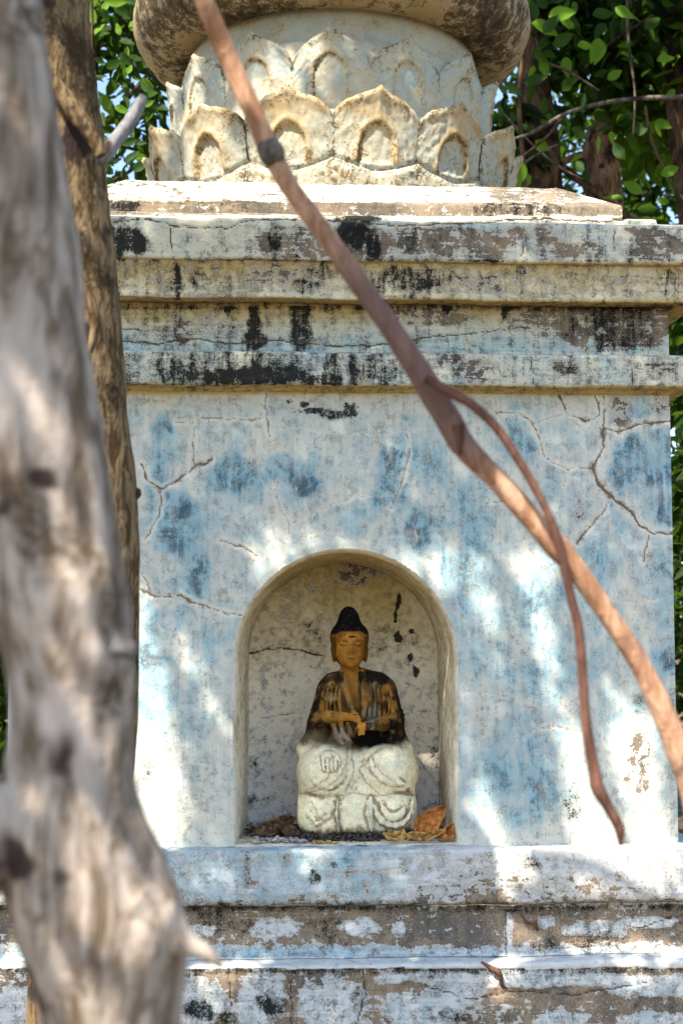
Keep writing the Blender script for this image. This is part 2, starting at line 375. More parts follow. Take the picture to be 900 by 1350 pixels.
def mould_paint(u, v):
    n1 = fbm(u/70, v/18, 2, 4); n2 = fbm(u/20, v/16, 5, 4); z = np.zeros(u.shape)
    dk = .13+.08*n2; gr = .30+.22*n1+.1*n2; oc = z.copy(); bl = z+.15+.1*n1; hi = z.copy()
    b = (v < 266); gr = np.where(b, .36+.25*n2+.1*n1, gr); oc = np.where(b, .30+.4*n1, oc)
    gr = np.where(b, gr+.3*blobs(u, v, [(700,256,70,10)], .4, .3), gr)
    b = (v >= 266) & (v < 284); gr = np.where(b, .72+.2*n2, gr)
    dk = np.where(b, .12+.42*blobs(u, v, [(165,270,22,14),(680,275,62,12,.9),(300,276,60,8,.4)], .3, .3, 14, 2), dk)
    b = (v >= 284) & (v < 344)
    gr = np.where(b, .12+.12*n1+.55*blobs(u, v, [(400,318,60,24),(575,316,60,26),(730,315,70,26),(485,320,40,30),(850,318,50,26),(640,325,30,20)], .3, .4, 22, 4)-.45*sst(303, 292, v)-.4*blobs(u, v, [(695,322,14,22),(770,305,46,16),(815,318,24,18)], .3, .4, 12, 3), gr)
    dk = np.where(b, .13+.12*n1+.62*blobs(u, v, [(172,318,26,18),(150,318,20,22),(464,308,22,20),(492,322,10,22),(362,318,9,24,.75),(540,315,10,20,.5),(470,288,30,5),(390,320,14,20,.4)], .3, .35, 14, 5)+.35*sst(340, 344, v), dk)
    bl = np.where(b, .22+.3*blobs(u, v, [(480,305,40,16),(745,322,60,20),(610,300,60,10)], .5, .4, 20, 7), bl)
    b = (v >= 344) & (v < 404)
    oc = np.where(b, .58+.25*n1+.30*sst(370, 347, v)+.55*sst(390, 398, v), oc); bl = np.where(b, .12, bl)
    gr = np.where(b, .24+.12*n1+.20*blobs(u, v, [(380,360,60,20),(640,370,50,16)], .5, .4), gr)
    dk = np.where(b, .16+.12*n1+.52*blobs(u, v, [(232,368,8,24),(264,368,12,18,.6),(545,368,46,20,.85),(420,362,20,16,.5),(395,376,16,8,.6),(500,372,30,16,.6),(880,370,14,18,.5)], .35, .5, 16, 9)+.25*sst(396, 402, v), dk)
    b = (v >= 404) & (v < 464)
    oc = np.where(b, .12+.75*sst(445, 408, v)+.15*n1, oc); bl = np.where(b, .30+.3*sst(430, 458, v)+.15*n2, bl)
    gr = np.where(b, .14+.12*n1+.62*blobs(u, v, [(810,430,90,34),(720,420,50,16,.8),(560,418,60,12,.7)], .25, .3, 22, 2)+.35*blobs(u, v, [(240,430,16,24),(280,425,30,20,.8)], .4, .4), gr)
    gr = np.where(b, gr-.5*blobs(u, v, [(772,422,9,8),(782,452,8,9),(655,448,50,12)], .3, .3), gr)
    dk = np.where(b, .16+.12*n1+.60*blobs(u, v, [(335,425,10,20),(336,450,16,14),(395,430,16,34,.8),(300,408,4,8),(588,408,5,8),(664,410,4,9),(820,430,74,34,.55)], .35, .4, 14, 1)+.35*sst(412, 405, v), dk)
    b = (v >= 464) & (v < 508)
    bl = np.where(b, .34+.25*n2, bl); gr = np.where(b, .20+.1*n1+.36*blobs(u, v, [(620,488,30,16),(740,482,20,10),(868,485,16,12),(590,475,20,8)], .4, .5, 12, 4), gr)
    sp = sst(620, 480, u)
    dk = np.where(b, .18+.22*sp+.1*n2+.42*blobs(u, v, [(335,496,70,12),(250,490,24,12,.5),(420,500,40,8,.6),(480,485,40,14,.4),(742,484,16,6,.5)], .4, .5, 12, 3), dk)
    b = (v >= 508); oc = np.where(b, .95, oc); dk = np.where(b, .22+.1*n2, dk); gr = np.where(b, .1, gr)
    uw, vw = warpuv(u, v, 3.0, 9.); ck = z.copy()
    for pts, wd in CRM: ck = np.maximum(ck, sst(wd*.8+.6, wd*.25, pdist(uw, vw, pts)))
    return dk, gr, oc, bl, ck, hi, ck
def base_paint(u, v):
    n1 = fbm(u/70, v/18, 12, 4); n2 = fbm(u/20, v/12, 15, 4); z = np.zeros(u.shape)
    rt = sst(480, 640, u)
    dk = .06+.08*n2; gr = z; oc = z+.05; bl = z+.2; hi = z.copy()
    b = v < 1194
    gr = np.where(b, .14+.2*n1+.28*sst(1165, 1190, v)+.30*blobs(u, v, [(330,1150,14,26),(560,1150,30,30,.6),(640,1165,70,20),(800,1168,60,16),(850,1150,50,30,.5),(700,1150,40,20,.6)], .5, .5, 20, 2), gr)
    bl = np.where(b, .65-.6*rt+.2*n1, bl); oc = np.where(b, .12+.18*rt, oc)
    dk = np.where(b, dk+.5*blobs(u, v, [(414,1158,9,9),(412,1148,4,4),(440,1140,5,4),(326,1150,5,24,.6)], .3, .3, 9, 3)+.34*sst(1182, 1192, v)+.35*blobs(u, v, [(700,1140,20,14,.7)], .5, .4), dk)
    b = (v >= 1194) & (v < 1262)
    gr = np.where(b, .74+.2*n1-.60*blobs(u, v, [(362,1222,32,11),(475,1222,22,12),(525,1224,9,12),(265,1226,20,7),(720,1214,14,9),(790,1226,50,10),(860,1218,40,7),(670,1225,5,22,.8)], .3, .4, 16, 3)-.58*sst(1238, 1258, v), gr)
    bl = np.where(b, .15+.6*sst(1230, 1255, v)*(1-.6*rt), bl)
    dk = np.where(b, .17+.1*n2+.36*sst(1206, 1197, v)+.28*blobs(u, v, [(280,1215,50,14),(430,1230,26,20),(760,1240,60,14)], .5, .5), dk)
    b = (v >= 1262) & (v < 1276); gr = np.where(b, .08+.15*n2, gr); bl = np.where(b, .3*(1-rt), bl); hi = np.where(b, .5, hi)
    b = v >= 1276
    gr = np.where(b, .68+.25*n1-.56*blobs(u, v, [(250,1320,60,34),(345,1320,34,40),(440,1325,44,40),(560,1330,50,26),(600,1310,40,16),(690,1290,160,12),(860,1300,60,16),(740,1345,34,12),(860,1345,40,12),(30,1330,40,30),(180,1340,40,34),(520,1290,24,8)], .25, .45, 20, 8), gr)
    dk = np.where(b, .17+.1*n2+.34*sst(1290, 1278, v)+.42*blobs(u, v, [(263,1330,18,14),(360,1325,20,14),(300,1345,14,14,.8),(590,1340,26,12,.8),(470,1320,8,18,.7)], .4, .5, 14, 6), dk)
    bl = np.where(b, .28+.2*n2, bl)
    uw, vw = warpuv(u, v, 3.0, 9.); ck = z.copy()
    for pts, wd in CRM: ck = np.maximum(ck, sst(wd*.8+.6, wd*.25, pdist(uw, vw, pts)))
    return dk, gr, oc, bl, ck, hi, ck
def attrs_of(t):
    dk, gr, oc, bl, ck, hi, _ = t
    return {'m1': np.stack([np.ravel(dk), np.ravel(gr), np.ravel(oc)], -1), 'm2': np.stack([np.ravel(bl), np.ravel(ck), np.ravel(hi)], -1)}

# ------------------------------------------------------------------ the stupa
CY = 437*S                       # plan centre behind the wall face
HW = 437                         # half width in px
def zof(y, f):                   # height of photo row y on a plane f px in front of the wall
    return at(455, y, -f*S)[2]
stupa = empty('stupa', (0, CY, 0))
tag(stupa, 'weathered whitewashed stupa with an arched niche, stepped cornice and lotus crown', 'stupa')

def moulding(name, prof, paint, mat, step=2.0, amp=1.2, chip=0.0):
    """prof: list of (photo row, forward px); swept round the square plan with mitred corners"""
    pr = []
    for (y0, f0), (y1, f1) in zip(prof[:-1], prof[1:]):
        z0, z1 = zof(y0, f0), zof(y1, f1); L = math.hypot((z1-z0)/S, f1-f0); n = max(1, int(L/step))
        for k in range(n): t = k/n; pr.append((f0+(f1-f0)*t, z0+(z1-z0)*t))
    pr.append((prof[-1][1], zof(*prof[-1])))
    pr = np.array(pr); f = pr[:, 0]; z = pr[:, 1]
    # round the arrises a little, as hand-laid plaster is
    for _ in range(1):
        f[1:-1] = .25*f[:-2]+.5*f[1:-1]+.25*f[2:]; z[1:-1] = .25*z[:-2]+.5*z[1:-1]+.25*z[2:]
    nx = int(2*(HW+40)/step); t = np.linspace(-1, 1, nx)
    T, Fv = np.meshgrid(t, f, indexing='ij'); _, Z = np.meshgrid(t, z, indexing='ij')
    X = T*(HW+Fv)*S; Y = -Fv*S
    u, v = proj(np.stack([X, Y, Z], -1))
    pt = paint(u, v); ck = pt[6]
    fade = sst(1.0, .985, np.abs(T))
    n = fbm(X/S/45, Z/S/45, 3, 3)*amp*1.5+fbm(X/S/12, Z/S/9, 7, 3)*amp*.6+fbm(X/S/5, Z/S/3, 8, 3)*amp*.35
    n = n-1.3*sst(.45, .55, pt[1]+.35*fbm(X/S/8, Z/S/7, 4, 3))
    edge = np.zeros(len(f)); g = np.abs(np.diff(f, 2, prepend=f[0], append=f[-1])[:len(f)]) > .4
    Y2 = Y-(n*fade-ck*2.5)*S
    Z2 = Z+(fbm(X/S/110, Z/S/200, 9, 2)*2.0+fbm(X/S/14, Y/S/14, 13, 3)*.9)*S*fade
    Vf = np.stack([X, Y2, Z2], -1).reshape(-1, 3)
    A = attrs_of(pt)
    # the other three sides, coarse
    parts = [(Vf, grid_faces(nx, len(f)))]; m = 24; tt = np.linspace(-1, 1, m)
    T2, F2 = np.meshgrid(tt, f, indexing='ij'); _, Z3 = np.meshgrid(tt, z, indexing='ij')
    lx = T2*(HW+F2)*S; ly = -(HW+F2)*S; u2 = T2*400+450+0*F2
    v2 = proj(np.stack([0*lx, -F2*S, Z3], -1))[1]
    a2 = attrs_of(paint(u2, v2))
    for c, s_ in ((0, 1), (-1, 0), (0, -1)):
        Vs = np.stack([lx*c-ly*s_, lx*s_+ly*c+CY, Z3], -1).reshape(-1, 3)
        parts.append((Vs, grid_faces(m, len(f))))
        for q in A: A[q] = np.concatenate([A[q], a2[q]])
    V, F = merge(parts)
    return mesh(name, V, F, mat, stupa, A)
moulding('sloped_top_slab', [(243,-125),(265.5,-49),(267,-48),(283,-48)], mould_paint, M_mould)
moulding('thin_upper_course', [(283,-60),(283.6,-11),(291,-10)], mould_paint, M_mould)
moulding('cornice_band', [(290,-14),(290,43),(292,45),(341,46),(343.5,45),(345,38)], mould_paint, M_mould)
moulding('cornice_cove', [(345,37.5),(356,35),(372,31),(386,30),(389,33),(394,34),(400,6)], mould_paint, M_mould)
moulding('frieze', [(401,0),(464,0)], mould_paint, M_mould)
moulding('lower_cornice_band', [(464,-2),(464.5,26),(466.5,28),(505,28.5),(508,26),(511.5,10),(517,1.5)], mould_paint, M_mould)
moulding('plinth_step', [(1113,-6),(1120.5,29),(1123,31),(1188,33),(1192,31),(1194,14)], base_paint, M_base, amp=1.6)
moulding('plinth_cove', [(1194.5,11),(1215,12),(1245,17),(1258,23),(1262,27)], base_paint, M_base, amp=1.6)
moulding('lower_plinth', [(1262,24),(1271,49),(1275,52),(1279,51),(1350,52),(1480,53),(1484,70),(1640,72)], base_paint, M_base, amp=1.8)

# niche outline (photo pixels, on the wall face)
def arch(cx, hw, ytop, ybot, n=110):
    ys = ytop+hw; th = np.linspace(np.pi, 0, n)
    nl = 60
    pts = [(cx-hw, y) for y in np.linspace(ybot, ys, nl)[:-1]]
    pts += [(cx+hw*math.cos(a), ys-hw*math.sin(a)) for a in th]
    pts += [(cx+hw, y) for y in np.linspace(ys, ybot, nl)[1:]]
    return np.array(pts)
ACX, AHW, ATOP, ABOT = 455.5, 148.5, 723, 1114
def in_arch(u, v, cx=ACX, hw=AHW, top=ATOP):
    return np.where(v > top+hw, hw-np.abs(u-cx), hw-np.hypot(u-cx, v-top-hw))   # >0 inside: distance
# wall front
def wall_front():
    stp = 2.0
    xs = np.linspace(-HW, HW, int(2*HW/stp)+1)*S
    zt, zb = zof(515, 0), zof(1119, 0); zs = np.linspace(zt, zb, int((zt-zb)/S/stp)+1)
    X, Z = np.meshgrid(xs, zs, indexing='ij')
    u, v = proj(np.stack([X, 0*X, Z], -1))
    sd = in_arch(u, v)
    # snap grid points close to the outline on to it
    near = np.abs(sd) < 1.15
    cxr = np.where(v > ATOP+AHW, np.sign(u-ACX), (u-ACX)/np.maximum(np.hypot(u-ACX, v-ATOP-AHW), 1e-6))
    cyr = np.where(v > ATOP+AHW, 0, (v-ATOP-AHW)/np.maximum(np.hypot(u-ACX, v-ATOP-AHW), 1e-6))
    wobble = 0
    u2 = np.where(near, u+cxr*sd, u); v2 = np.where(near, v+cyr*sd, v)
    kx = S*1.0
    X = X+(u2-u)*kx; Z = Z-(v2-v)*kx
    pt = wall_paint(u2, v2); ck = pt[6]
    n = fbm(X/S/90, Z/S/90, 3, 3)*2.2+fbm(X/S/16, Z/S/30, 7, 3)*.6
    rnd = sst(10, 0, -sd)*2.2        # edge rolls in to the niche
    Y = -(n*sst(0, 12, -sd)*sst(1, .98, np.abs(X)/(HW*S))-ck*1.8-rnd)*S
    F = grid_faces(len(xs), len(zs)); inside = (sd.ravel() > -.02) & ~near.ravel()
    inn = (sd.ravel() >= -.02) | near.ravel()
    keep = ~(inn[F].all(1))
    parts = [(np.stack([X, Y, Z], -1).reshape(-1, 3), F[keep])]; A = attrs_of(pt)
    m = 20; tt = np.linspace(-1, 1, m); zz = np.linspace(zt, zb, 30)
    T2, Z3 = np.meshgrid(tt, zz, indexing='ij'); lx = T2*HW*S; ly = -HW*S+0*lx
    a2 = attrs_of(wall_paint(T2*400+450, np.linspace(517, 1113, 30)[None]+0*T2))
    for c, s_ in ((0, 1), (-1, 0), (0, -1)):
        parts.append((np.stack([lx*c-ly*s_, lx*s_+ly*c+CY, Z3], -1).reshape(-1, 3), grid_faces(m, 30)))
        for q in A: A[q] = np.concatenate([A[q], a2[q]])
    V, F = merge(parts); return mesh('wall', V, F, M_wall, stupa, A)
wall_front()
ND = 185                         # niche depth px
def niche():
    a0 = arch(ACX, AHW, ATOP, 1121); b0 = arch(452.5, 128.5, 739.5, 1093.5)
    rows = []; nn = len(a0)
    W0 = np.array([at(x, y, 0.0022*2) for x, y in a0]); W1 = np.array([at(x, y, ND*S) for x, y in b0])
    cen = np.array([at(ACX, 900, 0)[0], 0, at(ACX, 900, 0)[2]])
    kk = [0, .006, .015, .03, .05]+list(np.linspace(.08, 1.04, 46))
    for k in kk:
        P = W0*(1-k)+W1*k
        bul = (math.exp(-k/.03)-1)*4.5*S     # soft roll at the mouth
        d = cen-P; d[:, 1] = 0; d /= np.linalg.norm(d, axis=1)[:, None]
        P = P-d*bul
        nse = fbm(np.arange(nn)/9., k*14+0*np.arange(nn), 3, 4)*1.6*min(1, k*20)
        rows.append(P+d*nse[:, None]*S)
    V = np.stack(rows, 1).reshape(-1, 3)
    K = np.tile(np.array(kk), (nn, 1)); tt = np.tile(np.arange(nn)[:, None]/nn, (1, len(kk)))
    n2 = fbm(tt*30, K*6, 4, 4); top = np.exp(-((tt-.5)/.2)**2)
    z = 0*K
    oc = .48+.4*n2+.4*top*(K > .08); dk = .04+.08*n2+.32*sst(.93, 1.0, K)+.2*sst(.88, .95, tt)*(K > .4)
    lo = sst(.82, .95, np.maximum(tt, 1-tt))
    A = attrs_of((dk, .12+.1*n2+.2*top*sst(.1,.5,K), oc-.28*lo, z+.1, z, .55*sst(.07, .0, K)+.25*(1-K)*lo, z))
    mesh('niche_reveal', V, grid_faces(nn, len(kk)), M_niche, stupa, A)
    # back wall
    g = 2.0; us = np.arange(312, 596, g); vs = np.arange(728, 1106, g); U, Vv = np.meshgrid(us, vs, indexing='ij')
    fr = at(450, 900, ND*S); P = np.array([at(x, 900, ND*S)[0] for x in us]); Q = np.array([at(450, y, ND*S)[2] for y in vs])
    X, Z = np.meshgrid(P, Q, indexing='ij')
    n1 = fbm(U/50, Vv/50, 8, 4); n2 = fbm(U/14, Vv/14, 9, 4); n3 = fbm(U/5, Vv/5, 2, 3)
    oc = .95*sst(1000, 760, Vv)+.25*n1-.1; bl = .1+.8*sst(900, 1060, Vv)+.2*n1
    gr = .13+.10*n1+.42*blobs(U, Vv, [(468,752,34,18),(395,775,40,10,.5),(380,800,14,30,.5)], .4, .5, 12, 2)
    uw, vw = warpuv(U, Vv, 2.5, 8)
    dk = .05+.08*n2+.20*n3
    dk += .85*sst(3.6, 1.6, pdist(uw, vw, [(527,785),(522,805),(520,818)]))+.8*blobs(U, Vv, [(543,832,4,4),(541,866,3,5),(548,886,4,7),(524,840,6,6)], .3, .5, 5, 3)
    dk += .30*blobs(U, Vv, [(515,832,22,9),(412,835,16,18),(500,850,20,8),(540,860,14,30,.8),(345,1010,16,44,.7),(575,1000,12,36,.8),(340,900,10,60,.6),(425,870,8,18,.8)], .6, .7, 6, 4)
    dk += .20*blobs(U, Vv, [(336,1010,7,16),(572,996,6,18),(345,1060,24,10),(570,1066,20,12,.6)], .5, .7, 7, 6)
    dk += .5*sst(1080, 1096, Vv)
    ck = sst(2.2, .7, pdist(uw, vw, [(325,862),(350,856),(375,854),(400,858),(428,866)]))*.9
    ck = np.maximum(ck, .8*sst(1.5, .5, pdist(uw, vw, [(345,946),(370,942),(400,941)])))
    ck = np.maximum(ck, .7*sst(1.3, .4, pdist(uw, vw, [(520,940),(560,938),(580,941)])))
    Y = ND*S-(n1*2.5+n2*.9-ck*2-1.5*blobs(U, Vv, [(468,752,30,15)], .3, .5, 10, 2))*S
    # vault curves the back wall forward near the crown
    V = np.stack([X, Y, Z], -1).reshape(-1, 3)
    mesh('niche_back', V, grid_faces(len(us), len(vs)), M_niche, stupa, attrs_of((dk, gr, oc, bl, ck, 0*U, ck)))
    # floor
    zf = zof(1114, 0)+.001; xs = np.linspace(-165*S, 165*S, 160); ys = np.linspace(-4*S, (ND+4)*S, 90)
    Xf, Yf = np.meshgrid(xs, ys, indexing='ij'); nf = fbm(Xf/S/15, Yf/S/15, 3, 4)
    Zf = zf+nf*1.3*S-.002*sst(6*S, -4*S, Yf)
    dpt = Yf/S
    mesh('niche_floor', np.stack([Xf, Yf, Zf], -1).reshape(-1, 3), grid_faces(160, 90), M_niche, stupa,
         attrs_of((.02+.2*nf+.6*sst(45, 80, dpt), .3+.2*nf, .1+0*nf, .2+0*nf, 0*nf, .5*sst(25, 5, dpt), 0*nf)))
    return zf
ZF = niche()

# lotus pedestal, ring and dome (true px, centre behind)
LC = np.array([0.0, CY]); HZ = CAM[2]
VA = math.atan2(CAM[0]-LC[0], LC[1]-CAM[1])       # direction to the camera, from -Y
def lot(ang, r, lev):                             # ang 0 faces the camera
    a = ang+VA
    return np.stack([LC[0]+np.sin(a)*r*S, LC[1]-np.cos(a)*r*S, HZ+lev*S+0*a], -1)
core_prof = [(285,610),(290,618),(286,640),(284,710),(280,750),(262,754),(262,774),(263,834),(258,862),(246,874),(240,925)]
def lathe(prof, n=160, stepn=6, amp=.8, seed=0):
    pr = []
    for (a, b), (c, d) in zip(prof[:-1], prof[1:]):
        m = max(1, int(math.hypot(c-a, d-b)/stepn))
        for k in range(m): pr.append((a+(c-a)*k/m, b+(d-b)*k/m))
    pr.append(prof[-1]); pr = np.array(pr)
    th = np.linspace(-np.pi, np.pi, n, endpoint=False)
    A, Rr = np.meshgrid(th, pr[:, 0], indexing='ij'); _, Lv = np.meshgrid(th, pr[:, 1], indexing='ij')
    nz = fbm(np.sin(A)*Rr/30+seed, np.cos(A)*Rr/30, Lv/30, 4)*amp*2
    return lot(A, Rr+nz, Lv), grid_faces(n, len(pr), True), A, Rr, Lv
V, F, A_, R_, L_ = lathe(core_prof, 200)
n = fbm(A_*12, L_/20, 3, 4)
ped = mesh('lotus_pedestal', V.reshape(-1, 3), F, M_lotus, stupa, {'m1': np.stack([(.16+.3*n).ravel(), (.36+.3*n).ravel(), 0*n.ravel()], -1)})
rp = [(238,922),(250,917),(262,916)]+[(258+74*math.sin(a), 989-73*math.cos(a)) for a in np.linspace(.12, 2.9, 26)]+[(262,1063),(240,1066)]
V, F, *_ = lathe(rp, 260, 4, 1.6, 5)
mesh('rounded_ring', V.reshape(-1, 3), F, M_ring, stupa)
V, F, *_ = lathe([(242,1062),(248,1080),(262,1110),(268,1180),(255,1270),(215,1360),(150,1430),(90,1462),(86,1500),(110,1504),(110,1530),(70,1540),(64,1600),(80,1606),(78,1630),(50,1640),(44,1700),(60,1706),(56,1730),(30,1740),(12,1900),(0,1960)], 96, 12, 1.0, 9)
mesh('dome', V.reshape(-1, 3), F, M_ring, stupa)
NP = 14; DA = 2*np.pi/NP
def petal(i, upper):
    a0 = DA*(i+(0 if upper else .5)); nu, nw = 61, 62
    uu = np.linspace(-1, 1, nu); U, Wi = np.meshgrid(uu, np.linspace(0, 1.22, nw), indexing='ij')
    W = np.minimum(Wi, 1.0); back = np.maximum(Wi-1.0, 0)/.22
    jit = RNG.uniform(-1, 1, 4)
    pk = .24+.04*jit[1]; e = (1-pk)*(np.clip(1-np.abs(U+.04*jit[2])**2.2, 0, 1))**.62+pk*np.exp(-np.abs(U)/.22)*(1-np.abs(U))
    if upper: lo, sh, tip, r0, r1 = 754, 826, 880+2*jit[0], 262, 273
    else:     lo, sh, tip, r0, r1 = 617, 732, 776+2*jit[0], 290, 311
    topl = sh+(tip-sh)*e
    lev = lo+(topl-lo)*W
    hgt = (lev-lo)/(tip-lo)
    am = (.45 if upper else .8)*(1+.3*jit[3])
    r = r0+(r1-r0)*hgt**2.2+(1.5 if upper else 3.5)*np.exp(-((W-.97)/.07)**2)*(.6+.4*np.exp(-np.abs(U)/.25))-4*sst(.95, 1.0, W)
    r = r+(5 if upper else 7)*(1-np.abs(U)**2.2)*(.35+.65*np.minimum(hgt*1.6, 1)) -2
    # raised arched moulding with a sunk panel
    pc = (U)/.40; pw = (hgt-.42)/.25
    ell = np.where(pw > 0, np.hypot(pc, pw), np.abs(pc)); base = sst(.10, .14, hgt) if upper else sst(.30, .34, hgt)
    dpan = ell-1
    r = r-am*7*sst(.07, -.08, dpan)*base+am*3.6*np.exp(-((dpan-.15)/.13)**2)*base
    # centre crease running up to the tip
    r = r+3.0*np.exp(-np.abs(U)/.08)*sst(.62, .95, hgt)
    wv = np.clip(.55+.9*fbm(U*2.5+i*5, W*4, 7+upper, 3), 0, 1.1)
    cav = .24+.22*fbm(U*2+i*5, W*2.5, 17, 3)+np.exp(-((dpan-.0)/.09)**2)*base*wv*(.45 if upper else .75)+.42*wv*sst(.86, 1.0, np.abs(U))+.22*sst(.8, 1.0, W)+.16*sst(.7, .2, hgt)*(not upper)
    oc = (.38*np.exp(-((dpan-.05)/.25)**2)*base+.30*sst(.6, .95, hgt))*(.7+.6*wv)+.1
    if not upper:                                  # scalloped hem at the foot
        hem = .20+.13*np.abs(U)**1.5
        dh = hgt-hem
        r = r+8*sst(.0, -.02, dh)+6*np.exp(-((dh-.012)/.02)**2)-5*np.exp(-((dh-.05)/.02)**2)
        cav = np.maximum(cav, .5*np.exp(-((dh-.055)/.02)**2)); oc = np.maximum(oc, .2*sst(.05, -.05, dh))
    nz = fbm(U*3+i*7, W*4, 3+upper, 4)*3.4+fbm(U*14+i*3, W*16, 5, 3)*1.5
    lev = lev+fbm(U*7+i*9, W*3, 8, 3)*1.8*sst(.7, 1, W)
    r = r+nz
    r = r-back*24; lev = lev-back**1.5*9
    ang = a0+U*DA/2*1.01+.012*jit[2]
    V = lot(ang, r, lev).reshape(-1, 3)
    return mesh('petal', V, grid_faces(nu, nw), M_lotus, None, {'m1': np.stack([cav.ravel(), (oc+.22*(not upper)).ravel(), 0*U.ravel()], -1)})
for up in (False, True):
    for i in range(NP):
        p = petal(i, up); p.parent = ped
        me = p.data; co = np.empty(len(me.vertices)*3, np.float32); me.vertices.foreach_get('co', co)
        co = co.reshape(-1, 3)-np.array(stupa.location, np.float32); me.vertices.foreach_set('co', co.ravel()); me.update()

# ------------------------------------------------------------------ the seated statue: one body from a blended distance field
def surface_nets(Fd, org, h):
    nx, ny, nz = Fd.shape; ins = Fd < 0
    acc = np.zeros((nx-1, ny-1, nz-1, 3), np.float32); cnt = np.zeros((nx-1, ny-1, nz-1), np.float32)
    def sl(a, d): return a[d[0]:nx-1+d[0], d[1]:ny-1+d[1], d[2]:nz-1+d[2]]
    cs = [(i, j, k) for i in (0, 1) for j in (0, 1) for k in (0, 1)]
    for a in cs:
        for ax in range(3):
            if a[ax] == 1: continue
            b = list(a); b[ax] = 1; fa, fb = sl(Fd, a), sl(Fd, b); cr = (fa < 0) != (fb < 0)
            t = np.where(cr, fa/(fa-fb+1e-12), 0)
            p = np.zeros(fa.shape+(3,), np.float32)
            for q in range(3): p[..., q] = a[q]
            p[..., ax] += t; acc += p*cr[..., None]; cnt += cr
    act = cnt > 0; idx = np.full(act.shape, -1, int); idx[act] = np.arange(act.sum())
    I = np.argwhere(act); V = (I+acc[act]/cnt[act][:, None])*h+org
    Fs = []
    for ax in range(3):
        s0 = [slice(1, -1)]*3; s0[ax] = slice(0, -1); s1 = [slice(1, -1)]*3; s1[ax] = slice(1, None)
        a, b = ins[tuple(s0)], ins[tuple(s1)]; o1, o2 = [q for q in range(3) if q != ax]
        e = np.argwhere(a != b); fl = a[a != b]
        e = e+1; e[:, ax] -= 1
        def c(d1, d2):
            q = e.copy(); q[:, o1] -= d1; q[:, o2] -= d2; return idx[q[:, 0], q[:, 1], q[:, 2]]
        f = np.stack([c(0, 0), c(1, 0), c(1, 1), c(0, 1)], -1)
        flip = fl if ax != 1 else ~fl
        f[~flip] = f[~flip][:, ::-1]; Fs.append(f)
    F = np.concatenate(Fs); F = F[(F >= 0).all(1)]
    return V, F[:, ::-1]
class SDF:
    def __init__(s, lo, hi, h):
        s.lo = np.array(lo, float); s.h = h
        ax = [np.arange(lo[q], hi[q]+h, h, dtype=np.float32) for q in range(3)]
        s.X, s.Y, s.Z = np.meshgrid(*ax, indexing='ij'); s.F = np.full(s.X.shape, 1e3, np.float32)
    def box(s, lo, hi):
        i0 = np.maximum(((np.array(lo)-s.lo)/s.h).astype(int), 0); i1 = ((np.array(hi)-s.lo)/s.h).astype(int)+2
        return tuple(slice(a, max(b, a+1)) for a, b in zip(i0, i1))
    def put(s, sl, d, k, sub=False):
        F = s.F[sl]
        if sub: d = -d; h = np.clip(.5-.5*(F-d)/k, 0, 1); s.F[sl] = F*(1-h)+d*h+k*h*(1-h)
        else:
            h = np.clip(.5+.5*(F-d)/k, 0, 1); s.F[sl] = F*(1-h)+d*h-k*h*(1-h)
    def ell(s, c, r, k=6, sub=False):
        c = np.array(c, float); r = np.array(r, float); m = r.max()*.0+k*2+4
        sl = s.box(c-r-m, c+r+m) if sub else tuple([slice(None)]*3)
        x, y, z = (s.X[sl]-c[0])/r[0], (s.Y[sl]-c[1])/r[1], (s.Z[sl]-c[2])/r[2]
        q = np.sqrt(x*x+y*y+z*z); s.put(sl, (q-1)*r.min(), k, sub)
    def cap(s, a, b, ra, rb=None, k=5, sub=False):
        rb = ra if rb is None else rb; a = np.array(a, float); b = np.array(b, float)
        m = max(ra, rb)+k*2+3; sl = s.box(np.minimum(a, b)-m, np.maximum(a, b)+m)
        X, Y, Z = s.X[sl]-a[0], s.Y[sl]-a[1], s.Z[sl]-a[2]; d = b-a; L = d@d+1e-9
        t = np.clip((X*d[0]+Y*d[1]+Z*d[2])/L, 0, 1)
        q = np.sqrt((X-t*d[0])**2+(Y-t*d[1])**2+(Z-t*d[2])**2)-(ra+(rb-ra)*t); s.put(sl, q, k, sub)
    def chain(s, pts, r, k=3, sub=False):
        rr = r if hasattr(r, '__len__') else [r]*len(pts)
        for p, q, a, b in zip(pts[:-1], pts[1:], rr[:-1], rr[1:]): s.cap(p, q, a, b, k, sub)
    def rbox(s, c, b, rad, k=8):
        q = [np.abs(A-cc)-bb+rad for A, cc, bb in zip((s.X, s.Y, s.Z), c, b)]
        d = np.sqrt(sum(np.maximum(t, 0)**2 for t in q))+np.minimum(np.maximum(np.maximum(q[0], q[1]), q[2]), 0)-rad
        s.put(tuple([slice(None)]*3), d, k)
